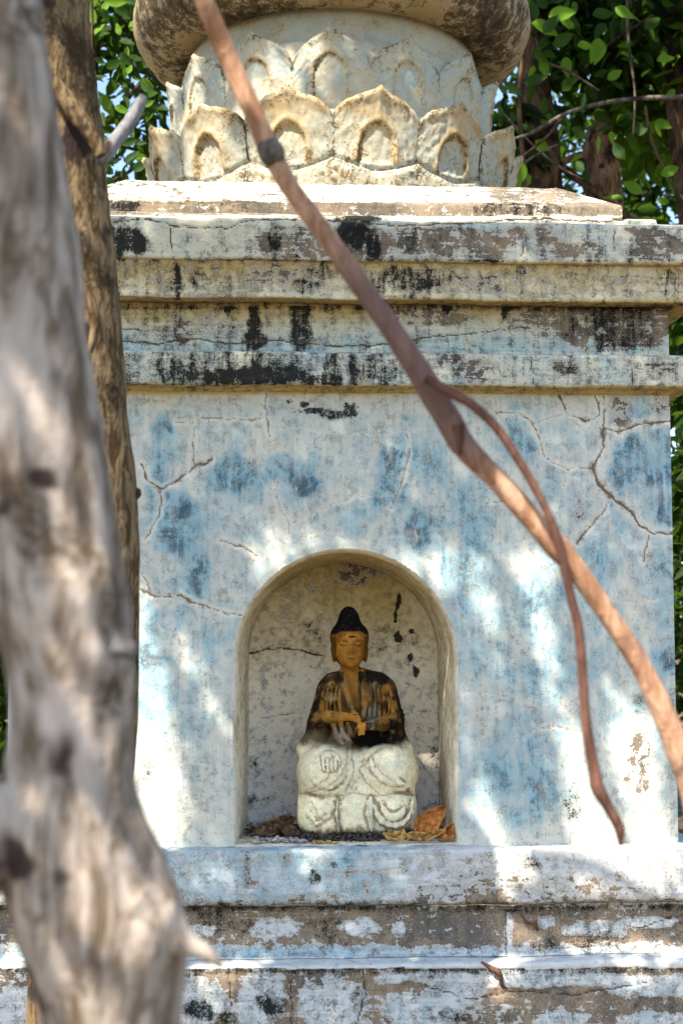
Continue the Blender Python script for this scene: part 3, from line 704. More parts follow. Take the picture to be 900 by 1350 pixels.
def build_statue():
    f = SDF((-92, -72, -6), (92, 60, 306), 1.35)
    f.rbox((0, 2, 27), (78, 49, 38), 30, 6)            # draped seat
    f.ell((-38, -8, 78), (41, 45, 40), 12); f.ell((38, -6, 78), (42, 45, 41), 12)     # knees
    f.ell((0, 8, 78), (60, 40, 34), 10)
    f.ell((0, 10, 150), (41, 29, 64), 12)              # trunk
    f.cap((-33, 8, 190), (33, 8, 190), 17, 17, 10)     # shoulders
    f.cap((-41, 6, 184), (-53, 2, 142), 15, 15, 6); f.cap((43, 6, 184), (53, 2, 144), 15, 15, 6)
    f.cap((-52, 4, 142), (-62, 6, 106), 15, 17, 7); f.cap((53, 4, 142), (60, 6, 106), 13, 15, 7)   # sleeves hang
    f.chain([(-53,0,146), (-38,-22,150), (-16,-33,152)], [11, 8, 5.5], 4)       # forearms
    f.chain([(54,-2,146), (34,-24,141), (12,-34,140)], [12, 9, 6], 4)
    # hands: palms with bent fingers
    f.ell((-9, -35, 151), (8, 4, 5), 2)
    for q in range(4): f.chain([(-6,-36,154-q*2.3), (0,-38,152.5-q*2.5), (3,-37,149-q*2.2)], [1.9, 1.7, 1.4], 1)
    f.chain([(-10,-37,155), (-5,-40,157), (-1,-40,156)], [1.9, 1.7, 1.4], 1)
    f.ell((4, -36, 137), (5.5, 4, 8), 2)
    for q in range(4): f.chain([(0.5+q*2.3,-38,133), (0.8+q*2.4,-40,126+abs(q-1.5)), (1.2+q*2.1,-38,121+abs(q-1.5)*1.6)], [1.8, 1.6, 1.3], 1)
    f.chain([(0,-38,140), (-3,-41,136), (-3.5,-41,131)], [1.9, 1.7, 1.4], 1)
    # robe edges, scarf folds and the dark hollow under the forearm
    f.ell((-6, -27, 170), (12, 8, 26), 4, True)
    f.chain([(-20,-8,208), (-17,-24,188), (-9,-29,165), (-2,-28,150)], [5, 4.5, 4, 3], 3)
    f.chain([(8,-8,208), (10,-24,188), (9,-29,168), (8,-28,152)], [5, 4.5, 4, 3], 3)
    for q in range(5):
        f.chain([(16+q*6.5, -20+q*3.4, 196-q*3), (17+q*7, -27+q*3.6, 172), (16+q*7.4, -27+q*3.8, 152)], [2.2, 2.6, 2], 2.2)
        f.chain([(-22-q*5.5, -20+q*3.4, 194-q*3), (-26-q*5.4, -25+q*3.4, 174), (-24-q*6.0, -25+q*3.6, 158)], [2.2, 2.6, 2], 2.2)
    f.chain([(-36,-22,150), (-30,-30,128), (-20,-34,116)], [4, 4, 3], 3)
    f.chain([(-24,-26,146), (-20,-33,128), (-8,-36,118)], [3.5, 3.5, 3], 3)
    f.chain([(-14,-28,142), (-10,-33,130), (2,-36,122)], [3, 3, 2.4], 3)
    f.ell((17, -36, 121), (20, 11, 8), 4, True); f.ell((-10, -34, 112), (16, 8, 4), 3, True)
    f.cap((58, -4, 150), (68, -6, 152), 5, 1.5, 2); f.cap((62, -4, 148), (66, 2, 158), 3, 1, 2); f.cap((-58, 0, 154), (-64, -2, 158), 4, 1.5, 2)
    # neck and head
    f.cap((-8, 2, 200), (-9, 0, 222), 12.5, 12, 4)
    f.ell((-9, -1, 241), (20.5, 22, 25.5), 4); f.ell((-9, -6, 228), (15.5, 15, 14), 4)
    f.ell((-9, 5, 253), (26, 25.5, 23), 2.5); f.ell((-10, 6, 274), (14.5, 15, 20.5), 7)      # hair cap and topknot
    f.ell((-9, 9, 240), (23.5, 18, 27), 3); f.chain([(-29.5,1,250), (-31,0,238), (-29.5,-2,223)], [2.6, 3, 2.4], 1.5); f.chain([(11.5,1,250), (13,0,238), (11.5,-2,223)], [2.6, 3, 2.4], 1.5)
    f.chain([(-8.7,-20,250), (-8.7,-24.5,242), (-8.7,-27.5,236)], [2.0, 2.2, 3.2], 2); f.ell((-12.4,-23,235), (2.5, 2.6, 2.2), 1.5); f.ell((-5,-23,235), (2.5, 2.6, 2.2), 1.5)
    for s_ in (-1, 1):
        cx = -8.7
        f.ell((cx+s_*9, -20.5, 245.5), (5.8, 3.2, 3), 1.5, True)                 # socket
        f.ell((cx+s_*9, -18.8, 245), (5, 2.9, 2.6), 1)                           # closed lid
        f.chain([(cx+s_*3,-21.5,249), (cx+s_*8,-21.3,251.5), (cx+s_*15,-17,249.5)], [1.3, 1.4, 1.0], 1.6)
        f.chain([(cx+s_*4.5,-20.6,243.4), (cx+s_*9,-21.2,242.4), (cx+s_*13,-18.7,243.6)], [.7, .8, .6], .8)
        f.ell((cx+s_*9, -16, 233), (6, 6, 6), 4)
    f.ell((-8.7,-21.5,227.6), (5.6, 2.6, 1.5), 1.2); f.ell((-8.7,-21.2,224.4), (4.4, 2.6, 1.6), 1.2); f.cap((-13,-22.4,226), (-4.4,-22.4,226), .5, .5, .6, True)
    f.ell((-8.7,-18,218), (6, 5, 4.5), 3)
    # drapery of the lower half: broad soft forms with a few shallow folds
    f.chain([(-76,-28,56), (-50,-46,50), (-20,-52,55), (10,-53,52), (40,-52,56), (74,-28,52)], 1.6, 6, True)
    f.chain([(-14,-40,102), (-12,-46,84), (-20,-50,68), (-38,-50,57)], [1.5, 2.2, 2.4, 1.5], 6, True)
    f.chain([(6,-40,98), (4,-47,80), (10,-50,64)], [1.2, 2, 1.2], 6, True)
    for q in range(4): f.chain([(14+q*8,-38-q*1.5,100-q*1), (17+q*8,-46-q*.6,86-q*2), (28+q*8,-50,73-q*1.5), (46+q*6,-49,66)], [.5, 1.2, 1.5, .6], 4)
    for q in range(2): f.chain([(-68+q*4,-36,84-q*8), (-56+q*5,-47,70-q*4), (-38+q*4,-51,64-q*2)], [.5, 1.4, .6], 4)
    for x, w_ in ((-27, 1.6), (15, 1.6), (70, 1.4)):
        f.chain([(x, -50 if abs(x) < 60 else -40, 50), (x-2, -51.5 if abs(x) < 60 else -42, 30), (x+1, -49 if abs(x) < 60 else -38, 8)], w_, 5)
    for rx, rz in ((24, 30), (15, 19)):
        f.chain([(44+rx*math.cos(a), -50.5, 44+rz*math.sin(a)) for a in np.linspace(math.pi*1.05, math.pi*1.9, 8)], [.5, 1, 1.5, 1.8, 1.8, 1.5, 1, .5], 5)
    f.chain([(-66,-42,30), (-54,-50,18), (-40,-50,26)], [.4, 1.0, .4], 6)
    # hand resting on the knee
    f.ell((-38,-42,102), (10, 8, 8), 3)
    for q in range(4): f.chain([(-46+q*5.2,-46,100), (-45.5+q*5.2,-52,92), (-45+q*5,-53,84+abs(q-1.4)*1.5)], [2.8, 2.5, 2.0], 1.2)
    f.chain([(-29,-44,104), (-25,-49,97), (-26,-51,91)], [2.6, 2.4, 1.8], 1.2)
    f.F += (1.6*fbm(f.X/24, f.Y/24, f.Z/24, 2)*sst(118, 100, f.Z)).astype(np.float32)
    f.F += (fbm(f.X/10, f.Y/10, f.Z/10, 3)*.6).astype(np.float32)
    # ragged broken foot
    V, F = surface_nets(f.F, f.lo, f.h)
    V[:, 0] = np.where(V[:, 2] > 108, (V[:, 0]+4)*(1-.07*sst(108, 130, V[:, 2])*sst(214, 204, V[:, 2]))-4, V[:, 0])
    g0, g1, g2 = [np.clip(((V[:, q]-f.lo[q])/f.h).astype(int), 2, f.F.shape[q]-3) for q in range(3)]
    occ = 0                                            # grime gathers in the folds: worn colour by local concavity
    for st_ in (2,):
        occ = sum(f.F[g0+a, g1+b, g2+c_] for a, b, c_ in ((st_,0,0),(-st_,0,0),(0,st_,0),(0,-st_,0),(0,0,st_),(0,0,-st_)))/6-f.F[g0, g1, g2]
    x, y, h = V[:, 0], V[:, 1], V[:, 2]
    n1 = fbm(x/16, y/16, h/16, 4); n2 = fbm(x/5, y/5, h/5, 3); n3 = fbm(x/9+4, y/9, h/22, 4)
    n4 = fbm(x/11+9, y/11+3, h/11, 4)
    cream = np.array([.95,.81,.51])[None]*(1+.10*n1[:, None]); grey = np.array([.60,.60,.52]); peach = np.array([.74,.52,.30])
    ochre = np.array([.37,.165,.026]); black = np.array([.007,.005,.004]); brown = np.array([.07,.04,.018])
    mx = lambda a, b, t: a*(1-t[:, None])+b*t[:, None]
    c = cream+0*V
    c = mx(c, grey, sst(.0, .6, n1+.2*n3)*.5); c = mx(c, peach, sst(.15, .5, n4-.2+.25*sst(20, 70, x)+.3*sst(30, 5, h))*.6)  # peach towards the right and foot: warm reflected light painted into the colour
    # brown lines drawn along the drapery grooves, and dark foot
    wx, wh = x+3*n2+2*n1, h+3*n1
    for ln, wd in (([(-36,112), (-34,92), (-40,76), (-62,60)], 1), ([(-12,112), (-16,92), (-28,74), (-44,62), (-74,52)], 1.1), ([(-74,54), (-40,50), (-10,55), (20,52), (50,55), (74,50)], .9), ([(-8,100), (-6,80), (-16,58)], .9),
                   ([(8,96), (2,82), (12,66), (24,56)], 1), ([(12,88), (22,76), (34,66)], .8), ([(22,92), (32,78), (50,66)], .7), ([(16,50), (12,36), (18,20), (14,6)], .8), ([(-28,50), (-30,30), (-26,8)], .7), ([(28,40), (34,20), (50,14), (62,28)], .8), ([(-60,44), (-54,28), (-44,20)], .6), ([(30,110), (14,100), (8,88)], .8)):
        c = mx(c, brown*1.7, sst(wd*1.0, wd*.25, pdist(wx, wh, ln))*.7*(y < -10)*(h < 114)); c = mx(c, np.array([.52,.40,.24]), sst(wd*6, wd, pdist(wx, wh, ln))*.22*(y < -10)*(h < 114))
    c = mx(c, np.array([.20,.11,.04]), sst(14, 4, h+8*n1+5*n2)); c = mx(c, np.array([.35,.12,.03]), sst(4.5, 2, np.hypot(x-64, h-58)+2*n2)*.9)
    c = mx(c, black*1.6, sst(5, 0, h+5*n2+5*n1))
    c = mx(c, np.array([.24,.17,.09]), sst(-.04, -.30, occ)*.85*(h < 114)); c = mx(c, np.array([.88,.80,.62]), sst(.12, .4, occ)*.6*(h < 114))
    # browner where the drapery back turns away
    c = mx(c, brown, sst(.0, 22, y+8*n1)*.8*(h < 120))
    # torso
    up = sst(100, 114, h+9*n1-.10*np.abs(x))
    tor = mx(np.array([.13,.068,.02])+0*V, black, np.clip(sst(-.35, .35, n3+.4*sst(28, 52, np.abs(x+2))+.6*sst(190, 204, h)-.5*occ), 0, 1)*.93)
    tor = mx(tor, np.array([.20,.15,.08]), sst(138, 122, h+8*n2)*sst(-6, -22, x)*.7)
    gold = .85*sst(-.12, .42, .8*n4+.5*occ+.30*(np.abs(x+32) < 14)*(h > 140)+.30*(np.abs(x-38) < 14)*(h > 148)-.5*sst(188, 200, h)-.35*sst(150, 135, h)-.3*(y > -8))
    tor = mx(tor, ochre*np.array([.95,1.,1.2]), gold*.95)
    pale = sst(.0, .4, n3+.28*(np.abs(x-14) < 12)*(h > 145)+.28*(np.abs(x+12) < 9)*(h > 155)*(h < 185)-.2+.35*(x < -8)*(h < 140)*(h > 112)*(y < -14)-.4*sst(190, 200, h))
    tor = mx(tor, np.array([.27,.235,.155]), pale*.8)
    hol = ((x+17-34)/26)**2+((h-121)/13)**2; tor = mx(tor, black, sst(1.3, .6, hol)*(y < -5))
    hd = sst(6.5, 4, np.abs(x-4))*(h > 120)*(h < 150)*(y < -33); tor = mx(tor, ochre*1.15, hd); 
    hd = (h > 143)*(h < 160)*(y < -28)*(x > -24)*(x < 6); tor = mx(tor, ochre*1.1, hd*.9)
    neckm = sst(11, 8, np.abs(x+8))*sst(165, 180, h)*(y < -6); tor = mx(tor, ochre*.95, neckm*.9)
    c = mx(c, tor, up)
    # head
    hl = h > 209; face = mx(ochre*1.05+0*V, np.array([.24,.08,.012]), np.clip(sst(-.15, .4, n1+.3*n2)*.75+sst(10, 20, np.abs(x+9))*.7+sst(224, 214, h)*.5, 0, .95))  # shading painted into the face colour, browner at the sides
    c = np.where((hl & (np.abs(x+9) < 25))[:, None], face, c)
    hair = sst(260, 262, h+.04*(x+9)**2*(0)-n2*1.2+sst(12, 22, np.abs(x+9))*4)+sst(-6, -2, y+sst(8, 30, 255-h)*0)*(h > 212)*(np.abs(x+9) < 24)
    c = mx(c, black, np.clip(hair, 0, 1)*hl)
    curl = (fbm(x/2.2, y/2.2, h/2.2, 2) > .25)*(h > 253); c = mx(c, np.array([.05,.035,.02]), .6*curl.astype(float))
    ear = hl & (np.abs(np.abs(x+9)-23.5) < 5) & (h < 254) & (y < 3); c = np.where(ear[:, None], ochre*.30, c)
    frown = sst(2.0, .8, np.hypot((x+7)/5.5*1.6, (h-254.5)/1.2))*(y < -12); c = mx(c, black*3, np.clip(frown, 0, 1))
    for s_ in (-1, 1):
        ln = sst(1.3, .5, np.abs(h-243.2+.05*(x+8.7-s_*9)**2*-.5))*(np.abs(x+8.7-s_*9) < 5.2)*(y < -12); c = mx(c, brown*.8, ln*.85)
    ln = sst(.9, .3, np.abs(h-226))*(np.abs(x+8.7) < 4.8)*(y < -12); c = mx(c, brown, ln*.8)
    mt = sst(3.6, 2.0, np.hypot((x+8.7), (h-236.5)))*(y < -20); c = mx(c, brown, mt*.45)
    c = np.clip(c, .005, .9)
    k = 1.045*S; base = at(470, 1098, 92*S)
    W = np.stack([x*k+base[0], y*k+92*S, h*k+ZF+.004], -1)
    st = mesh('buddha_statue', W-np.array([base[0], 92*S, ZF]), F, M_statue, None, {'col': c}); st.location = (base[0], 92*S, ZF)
    tag(st, 'small seated plaster figure with gilded face, blackened torso and cream lap', 'statue')
build_statue()

# ------------------------------------------------------------------ dry leaves and debris in the niche
def crumpled_leaf(name, px, py, depth, L, Wd, mat, rot, tilt, curl, label, group=None, z0=.004, seed=0, jag=0.0):
    nu, nv = 34, 15; a = np.linspace(0, 1, nu); b = np.linspace(-1, 1, nv); A, B = np.meshgrid(a, b, indexing='ij')
    wd = Wd*np.sin(np.pi*np.clip(A, .01, .995)**.8)**.8*(1+jag*fbm(A*9+seed, B*2, seed, 3))
    x = (A-.5)*L; y = B*wd/2
    z = curl*Wd*(B**2)*.8+curl*L*.5*(A-.5)**2+fbm(A*5+seed, B*3, seed*2.1, 4)*Wd*.42
    z += .06*Wd*np.exp(-np.abs(B)/.12)
    P = np.stack([x, y, z], -1).reshape(-1, 3)
    ct, st_ = math.cos(tilt), math.sin(tilt)
    P = np.stack([P[:, 0], P[:, 1]*ct-P[:, 2]*st_, P[:, 1]*st_+P[:, 2]*ct], -1)
    cr, sr = math.cos(rot[0]), math.sin(rot[0])
    P = np.stack([P[:, 0]*math.cos(rot[1])-P[:, 2]*math.sin(rot[1]), P[:, 1], P[:, 0]*math.sin(rot[1])+P[:, 2]*math.cos(rot[1])], -1)
    P = np.stack([P[:, 0]*cr-P[:, 1]*sr, P[:, 0]*sr+P[:, 1]*cr, P[:, 2]], -1)
    P[:, 2] -= P[:, 2].min()
    o = mesh(name, P, grid_faces(nu, nv), mat)
    p = at(px, py, depth*S); o.location = (p[0], depth*S, ZF+z0)
    sm = o.modifiers.new('thick', 'SOLIDIFY'); sm.thickness = .0007
    return tag(o, label, 'dry leaf', group)
G = 'dry leaves lying in the niche'
crumpled_leaf('dry_leaf', 566, 1100, 42, 58*S, 30*S, M_dry_orange, (.35, .70), 1.15, .3, 'bright orange dry leaf propped up in the right corner of the niche', G, seed=3)
crumpled_leaf('dry_leaf', 560, 1107, 14, 52*S, 10*S, M_dry_ochre, (.12, .12), .9, 1.5, 'curled yellow dry leaf on the niche sill below the orange leaf', G, seed=5, jag=.9)
crumpled_leaf('dry_leaf', 526, 1108, 8, 30*S, 9*S, M_dry_ochre, (-.5, .25), .7, 1.6, 'small curled tan leaf just left of the yellow one on the sill', G, seed=9, jag=1.0)
crumpled_leaf('dry_leaf', 582, 1104, 20, 26*S, 14*S, M_dry_orange, (1.2, .5), .9, 1.2, 'little orange brown leaf curl at the foot of the right niche jamb', G, seed=31, jag=.6)
crumpled_leaf('dry_leaf', 366, 1090, 70, 54*S, 22*S, M_dry_brown, (.1, .35), .9, .5, 'dark brown dry leaf leaning in the left back corner of the niche', G, seed=12)
crumpled_leaf('dry_leaf', 383, 1094, 50, 32*S, 16*S, M_dry_brown, (-.5, -.3), .8, .6, 'crumpled brown leaf between the seated figure and the dark leaf on the left', G, seed=14)
crumpled_leaf('dry_leaf', 352, 1096, 48, 46*S, 16*S, M_dry_brown, (.5, .1), .5, .6, 'thin brown leaf strip lying in the left front of the niche', G, seed=18)
def chips(name, n, x0, x1, d0, d1, size, mat, label, seed, flat=.35):
    rg = np.random.default_rng(seed); parts = []
    ico = np.array([(1,0,0),(-1,0,0),(0,1,0),(0,-1,0),(0,0,1),(0,0,-1)], float)
    fc = np.array([(0,2,4),(2,1,4),(1,3,4),(3,0,4),(2,0,5),(1,2,5),(3,1,5),(0,3,5)])
    for _ in range(n):
        s_ = size*S*rg.uniform(.4, 1.3); v = ico*(1+rg.uniform(-.45, .45, (6, 1)))*np.array([s_, s_*rg.uniform(.5, 1), s_*flat])
        a = rg.uniform(0, 6.3); v = np.stack([v[:, 0]*math.cos(a)-v[:, 1]*math.sin(a), v[:, 0]*math.sin(a)+v[:, 1]*math.cos(a), v[:, 2]], -1)
        d = rg.uniform(d0, d1); px = rg.uniform(x0, x1); p = at(px, 1100, d*S)
        v += np.array([p[0], d*S, ZF+s_*flat*rg.uniform(.6, 2.2)]); parts.append((v, fc))
    V, F = merge(parts); o = mesh(name, V, F, mat, smooth=False); return tag(o, label, 'debris', kind='stuff')
chips('charred_debris', 420, 388, 560, 22, 60, 4.2, M_char, 'black charred crumbs heaped along the foot of the seated figure', 1, .7)
chips('plaster_crumbs', 110, 328, 405, 10, 42, 5.5, M_chips, 'pale flat plaster flakes scattered on the niche floor at left', 2)
chips('straw_crumbs', 46, 412, 446, 4, 16, 3.6, M_dry_ochre, 'small yellow crumbs on the sill below the figure', 3)
chips('floor_litter', 160, 325, 590, 50, 150, 6, M_dry_brown, 'dark leaf litter at the back of the niche floor', 4)
def rootlet(pts, rad, label):
    P = [at(x, y, -f*S) for x, y, f in pts]
    V, F = tube(P, [r*S for r in rad], 8, .002, .3, 60); o = mesh('root_twig', V-P[0], F, M_twig_dark); o.location = P[0]
    return tag(o, label, 'twig')
rootlet([(634,1268,50),(648,1277,56),(658,1284,57),(661,1298,53),(668,1303,50)], [1.2, 3.2, 3.4, 2.2, 1], 'crooked brown rootlet poking from the ledge of the lower plinth')
rootlet([(686,1204,14),(694,1216,18),(704,1219,18),(708,1226,16),(706,1214,18)], [1, 2, 1.8, 1.8, 1], 'tiny dark twig stuck to the plinth cove')

# ------------------------------------------------------------------ foreground trees and branch
def pxpath(pts, dist):
    return [atd(p[0], p[1], dist+(p[3] if len(p) > 3 else 0)) for p in pts], [p[2]*dist/FOC for p in pts]
# front trunk: centre x, y, half width (px)
FD = 1.02
ft = empty('foreground_tree', (-.75, -2.15, 0)); tag(ft, 'blurred knobbly grey-brown tree trunk standing closest to the viewer at left', 'tree')
P, r_ = pxpath([(-80,-330,90),(-60,-180,88),(-40,0,93),(-22,130,96),(-5,260,97),(8,350,98),(16,470,100),(40,600,96),(60,700,90),(78,790,88),(92,860,84),(97,950,80),(92,1030,84),(96,1100,92),(118,1180,100),(142,1250,98),(148,1350,88),(140,1500,88),(136,1800,92),(130,2400,100)], FD)
V, F = tube(P, r_, 72, .006, .16, 16, .10, 3)
# knots swell from the bark
for kx, ky, kr, ka in ((120,775,46,.010),(110,870,36,.008),(60,790,40,.006),(200,1240,40,.010),(40,560,40,.004),(70,120,40,.004)):
    c = atd(kx, ky, FD-.04); d = np.linalg.norm(V-c, axis=1)/(kr*FD/FOC)
    ctr = atd(kx-30, ky, FD+.02); dr = (V-ctr); dr /= np.linalg.norm(dr, axis=1)[:, None]; V = V+dr*(ka*np.exp(-d**2))[:, None]
mesh('trunk', V, F, M_bark_front, ft)
def limb(name, pts, dist, mat, parent, nr=28, rough=.2, rs=20, seed=0):
    P, r_ = pxpath(pts, dist); V, F = tube(P, [q*(.87 if mat in (M_twig, M_twig_dark) else 1) for q in r_], nr, max(min(r_)*.4, .0022), rough, rs, .08, seed); return mesh(name, V, F, mat, parent)
limb('limb', [(80,1130,62),(42,1100,66),(14,1085,70),(-30,1110,66),(-90,1170,60),(-180,1280,54)], FD-.01, M_bark_front, ft, 40, .16, 16, 5)
limb('stub', [(170,1190,52),(206,1222,42),(232,1238,25),(250,1246,15),(264,1252,12),(280,1263,8),(294,1276,3)], FD-.02, M_bark_front, ft, 28, .28, 40, 7)
limb('stub', [(150,850,16),(165,855,13),(176,857,12),(182,858,8)], FD-.06, M_twig_grey, ft)
# back trunk
BD = 2.1
bt = empty('tan_tree', (-1.0, -1.15, 0)); tag(bt, 'ochre brown tree trunk rising just behind the grey trunk at left', 'tree')
P, r_ = pxpath([(20,-330,74),(40,-150,72),(50,0,66),(62,100,63),(74,200,64),(90,330,62),(100,430,62),(108,560,62),(120,650,61),(122,800,61),(121,950,60),(112,1100,62),(100,1400,66),(90,1900,74),(88,2100,80)], BD)
V, F = tube(P, r_, 64, .012, .07, 14, .07, 8); mesh('trunk', V, F, M_bark_back, bt)
limb('bark_fold', [(60,95,8),(84,128,12),(106,158,12),(122,180,10),(134,206,8)], BD-.085, M_bark_back, bt, 16, .2, 30)
limb('bark_fold', [(100,360,6),(114,385,7),(124,415,7),(124,440,6),(118,465,4)], BD-.085, M_bark_back, bt, 16, .2, 30)
limb('broken_twig', [(126,212,7),(140,204,9.5),(152,186,9.5),(172,160,9),(184,138,8),(190,126,5)], BD-.03, M_twig_grey, bt, 16, .15, 40)
limb('knot', [(160,655,14),(172,652,11),(180,650,9),(186,649,4)], BD, M_bark_dark, bt, 14, .3, 40)
# diagonal branch
XD = 1.5
br = empty('fallen_branch', tuple(atd(360, 200, XD))); tag(br, 'long bare tan branch slanting across the view in front of the stupa', 'branch')
main = [(232,-120,14,-.05),(262,-20,15,-.03),(298,70,15.5),(335,150,15),(356,200,17),(362,212,16),(385,252,14.5),(425,305,15),(470,368,16),(520,440,17.5),(560,502,19),(595,560,19.5),(612,588,18),(660,638,16.5),(700,682,17),(735,722,19),(752,742,16.5),(790,795,15.5),(835,862,16),(868,925,17),(892,985,18),(915,1060,18),(930,1180,18)]
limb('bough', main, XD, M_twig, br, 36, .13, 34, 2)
limb('spur', [(602,560,12),(605,578,9),(606,592,6),(607,600,3)], XD-.01, M_twig_dark, br, 12, .1, 30)
limb('knuckle', [(349,186,13),(355,197,16.5),(359,205,17),(365,217,13)], XD-.002, M_vine, br, 20, .15, 60)
limb('twig', [(560,498,7),(586,514,8.5),(620,532,7.5),(655,565,7),(684,608,6.5),(704,642,6.5),(722,678,6),(738,720,7.5),(748,770,7),(762,830,7.5),(768,900,7.5),(773,960,8),(783,1018,9.5),(787,1038,11),(800,1062,8.5),(815,1090,7.5),(818,1114,4)], XD-.035, M_twig_dark, br, 14, .12, 50, 4)

# ------------------------------------------------------------------ foliage
LEAF = np.array([(0,0,0),(.32,.21,.05),(.68,.17,.04),(1,0,-.10),(.68,-.17,.04),(.32,-.21,.05)])
def leaf_cloud(name, C, size, mat, parent, rg, droop=.5, kind=None):
    n = len(C); L = size*rg.uniform(.45, 1.45, n)
    az = rg.uniform(0, 2*np.pi, n); el = rg.normal(-droop, .5, n); ro = rg.normal(0, .8, n)
    dx = np.stack([np.cos(az)*np.cos(el), np.sin(az)*np.cos(el), np.sin(el)], -1)
    up = np.array([0, 0, 1.0]); sy = np.cross(up, dx); sy /= np.linalg.norm(sy, axis=1)[:, None]; sz = np.cross(dx, sy)
    s2 = sy*np.cos(ro)[:, None]+sz*np.sin(ro)[:, None]; z2 = -sy*np.sin(ro)[:, None]+sz*np.cos(ro)[:, None]
    V = C[:, None]+L[:, None, None]*(LEAF[None, :, :1]*dx[:, None]+LEAF[None, :, 1:2]*s2[:, None]*rg.uniform(.55, 1.15, n)[:, None, None]+LEAF[None, :, 2:]*z2[:, None])
    b = np.arange(n)[:, None]*6
    F = np.concatenate([b+np.array([[0,3,2,1]]), b+np.array([[0,5,4,3]])])
    rnd = np.repeat(rg.random((n, 3)), 6, 0)
    o = mesh(name, V.reshape(-1, 3), F, mat, parent, {'rnd': rnd}, smooth=False)
    if kind: o['kind'] = kind
    return o
# unseen foreground-tree crown, added and shaped to throw the broken shade on the stupa
def inpoly(u, v, poly):
    ins = np.zeros(u.shape, bool); n = len(poly)
    for i in range(n):
        x0, y0 = poly[i]; x1, y1 = poly[(i+1) % n]
        c = ((y0 > v) != (y1 > v)) & (u < (x1-x0)*(v-y0)/(y1-y0+1e-9)+x0); ins ^= c
    return ins
GAPS = [  # openings in the crown, as the light patches they leave on the wall plane
 [(325,700),(350,680),(430,682),(500,700),(610,700),(625,770),(560,760),(455,735),(370,760),(330,790)],
 [(140,745),(205,760),(222,840),(240,940),(258,1125),(140,1125)], [(222,780),(242,800),(300,930),(308,985),(286,950),(240,850)],
 [(598,895),(612,905),(690,1120),(560,1122),(580,1105),(600,1100)], [(610,688),(642,692),(668,800),(672,900),(652,880),(625,780)],
 [(654,696),(738,700),(726,760),(742,860),(775,960),(835,1120),(752,1120),(742,985),(712,880),(692,770)],
 [(800,880),(860,900),(905,1120),(850,1120),(800,1000)],
 [(525,1100),(690,1104),(925,1100),(925,1212),(790,1204),(740,1180),(690,1214),(545,1214)], [(270,1160),(335,1170),(330,1200),(270,1192)], [(400,1122),(465,1125),(470,1172),(420,1185)],
 [(185,1150),(230,1155),(230,1180),(185,1175)], [(600,1190),(700,1190),(730,1290),(620,1290)], [(750,1230),(920,1235),(920,1285),(750,1280)], [(560,1280),(740,1290),(700,1370),(580,1370)], [(300,1285),(380,1290),(350,1370),(290,1370)], [(20,1200),(80,1200),(70,1370),(0,1370)], [(830,1290),(920,1290),(920,1370),(850,1370)],
 [(195,285),(350,285),(360,350),(200,345)], [(545,290),(640,295),(640,345),(550,340)], [(820,285),(920,285),(920,360),(850,350)],
]
GAPS_L = [[(170,120),(300,95),(450,95),(470,150),(330,190),(300,250),(190,250)], [(120,228),(650,228),(640,275),(120,275)], [(430,200),(640,190),(640,240),(430,240)], [(120,-80),(250,-60),(230,40),(150,60)]]
def shade_leaves(n, t0, t1, rg):
    # random points on the receiving planes, lifted towards the sun
    u = rg.uniform(-60, 960, n); v = rg.uniform(-120, 1420, n)
    lot_ = v < 262
    pl = np.where(lot_, CY-290*S*.8, -.02)
    d = FWD[None]*FOC+RGT[None]*(u-450)[:, None]+UP[None]*(675-v)[:, None]
    P = CAM+d*((pl-CAM[1])/d[:, 1])[:, None]
    open_ = np.zeros(n, bool); un = u+5*fbm(u/30, v/30, 3, 2); vn_ = v+5*fbm(u/30+9, v/30, 4, 2)
    for g in GAPS: open_ |= inpoly(un, vn_, g) & ~lot_
    for g in GAPS_L: open_ |= inpoly(un, vn_, g)
    open_ |= (fbm(u/34, v/50, 6, 3) > .74)
    open_ &= ~((in_arch(u, v) > -9) & (v < 1085))
    t = rg.uniform(t0, t1, n); P = P+SUNV*t[:, None]
    return P[~open_]
rg = np.random.default_rng(5)
C = shade_leaves(66000, 2.9, 3.25, rg)
cv, cw = proj(C); C = C[cw < -60]
# leaf centres, sized so that the gaps stay open
leaf_cloud('crown', C-np.array([.016,0,0]), .034, M_leaf, ft, rg, .2, 'stuff')
bt_ = rg.uniform(0, 1, 1500); q = at(0, 0, -1.74)
Q = np.array([at(440+200*a+rg.uniform(-38, 38), 320+300*a+rg.uniform(-30, 30), -1.74) for a in bt_])+SUNV*rg.uniform(1.0, 1.3, 1500)[:, None]
leaf_cloud('crown', Q-np.array([.02,0,0]), .045, M_leaf, ft, rg, .2, 'stuff')  # unseen leaves added sunward to shade the middle of the branch
u = rg.uniform(-80, 620, 5200); v = rg.uniform(-150, 1450, 5200)
d = FWD[None]*FOC+RGT[None]*(u-450)[:, None]+UP[None]*(675-v)[:, None]
pl = np.where(u < 240, -2.15, -1.74); Q = CAM+d*((pl-CAM[1])/d[:, 1])[:, None]
kp = (u < 240) & (fbm(u/60, v/90, 2, 3) < .02)
Q = Q[kp]+SUNV*rg.uniform(1.5, 1.8, kp.sum())[:, None]
leaf_cloud('crown', Q-np.array([.02,0,0]), .05, M_leaf, ft, rg, .2, 'stuff')  # unseen leaves added to break up the sun on the front trunk
P = [atd(-70, -300, FD), np.array([-1.05,-2.2,2.6]), np.array([-1.2,-1.95,3.0]), np.array([-1.1,-1.7,3.6]), np.array([-.9,-1.4,4.2])]
V, F = tube(P, [.045,.04,.032,.024,.01], 20, .03, .1, 10); mesh('limb', V, F, M_bark_front, ft)
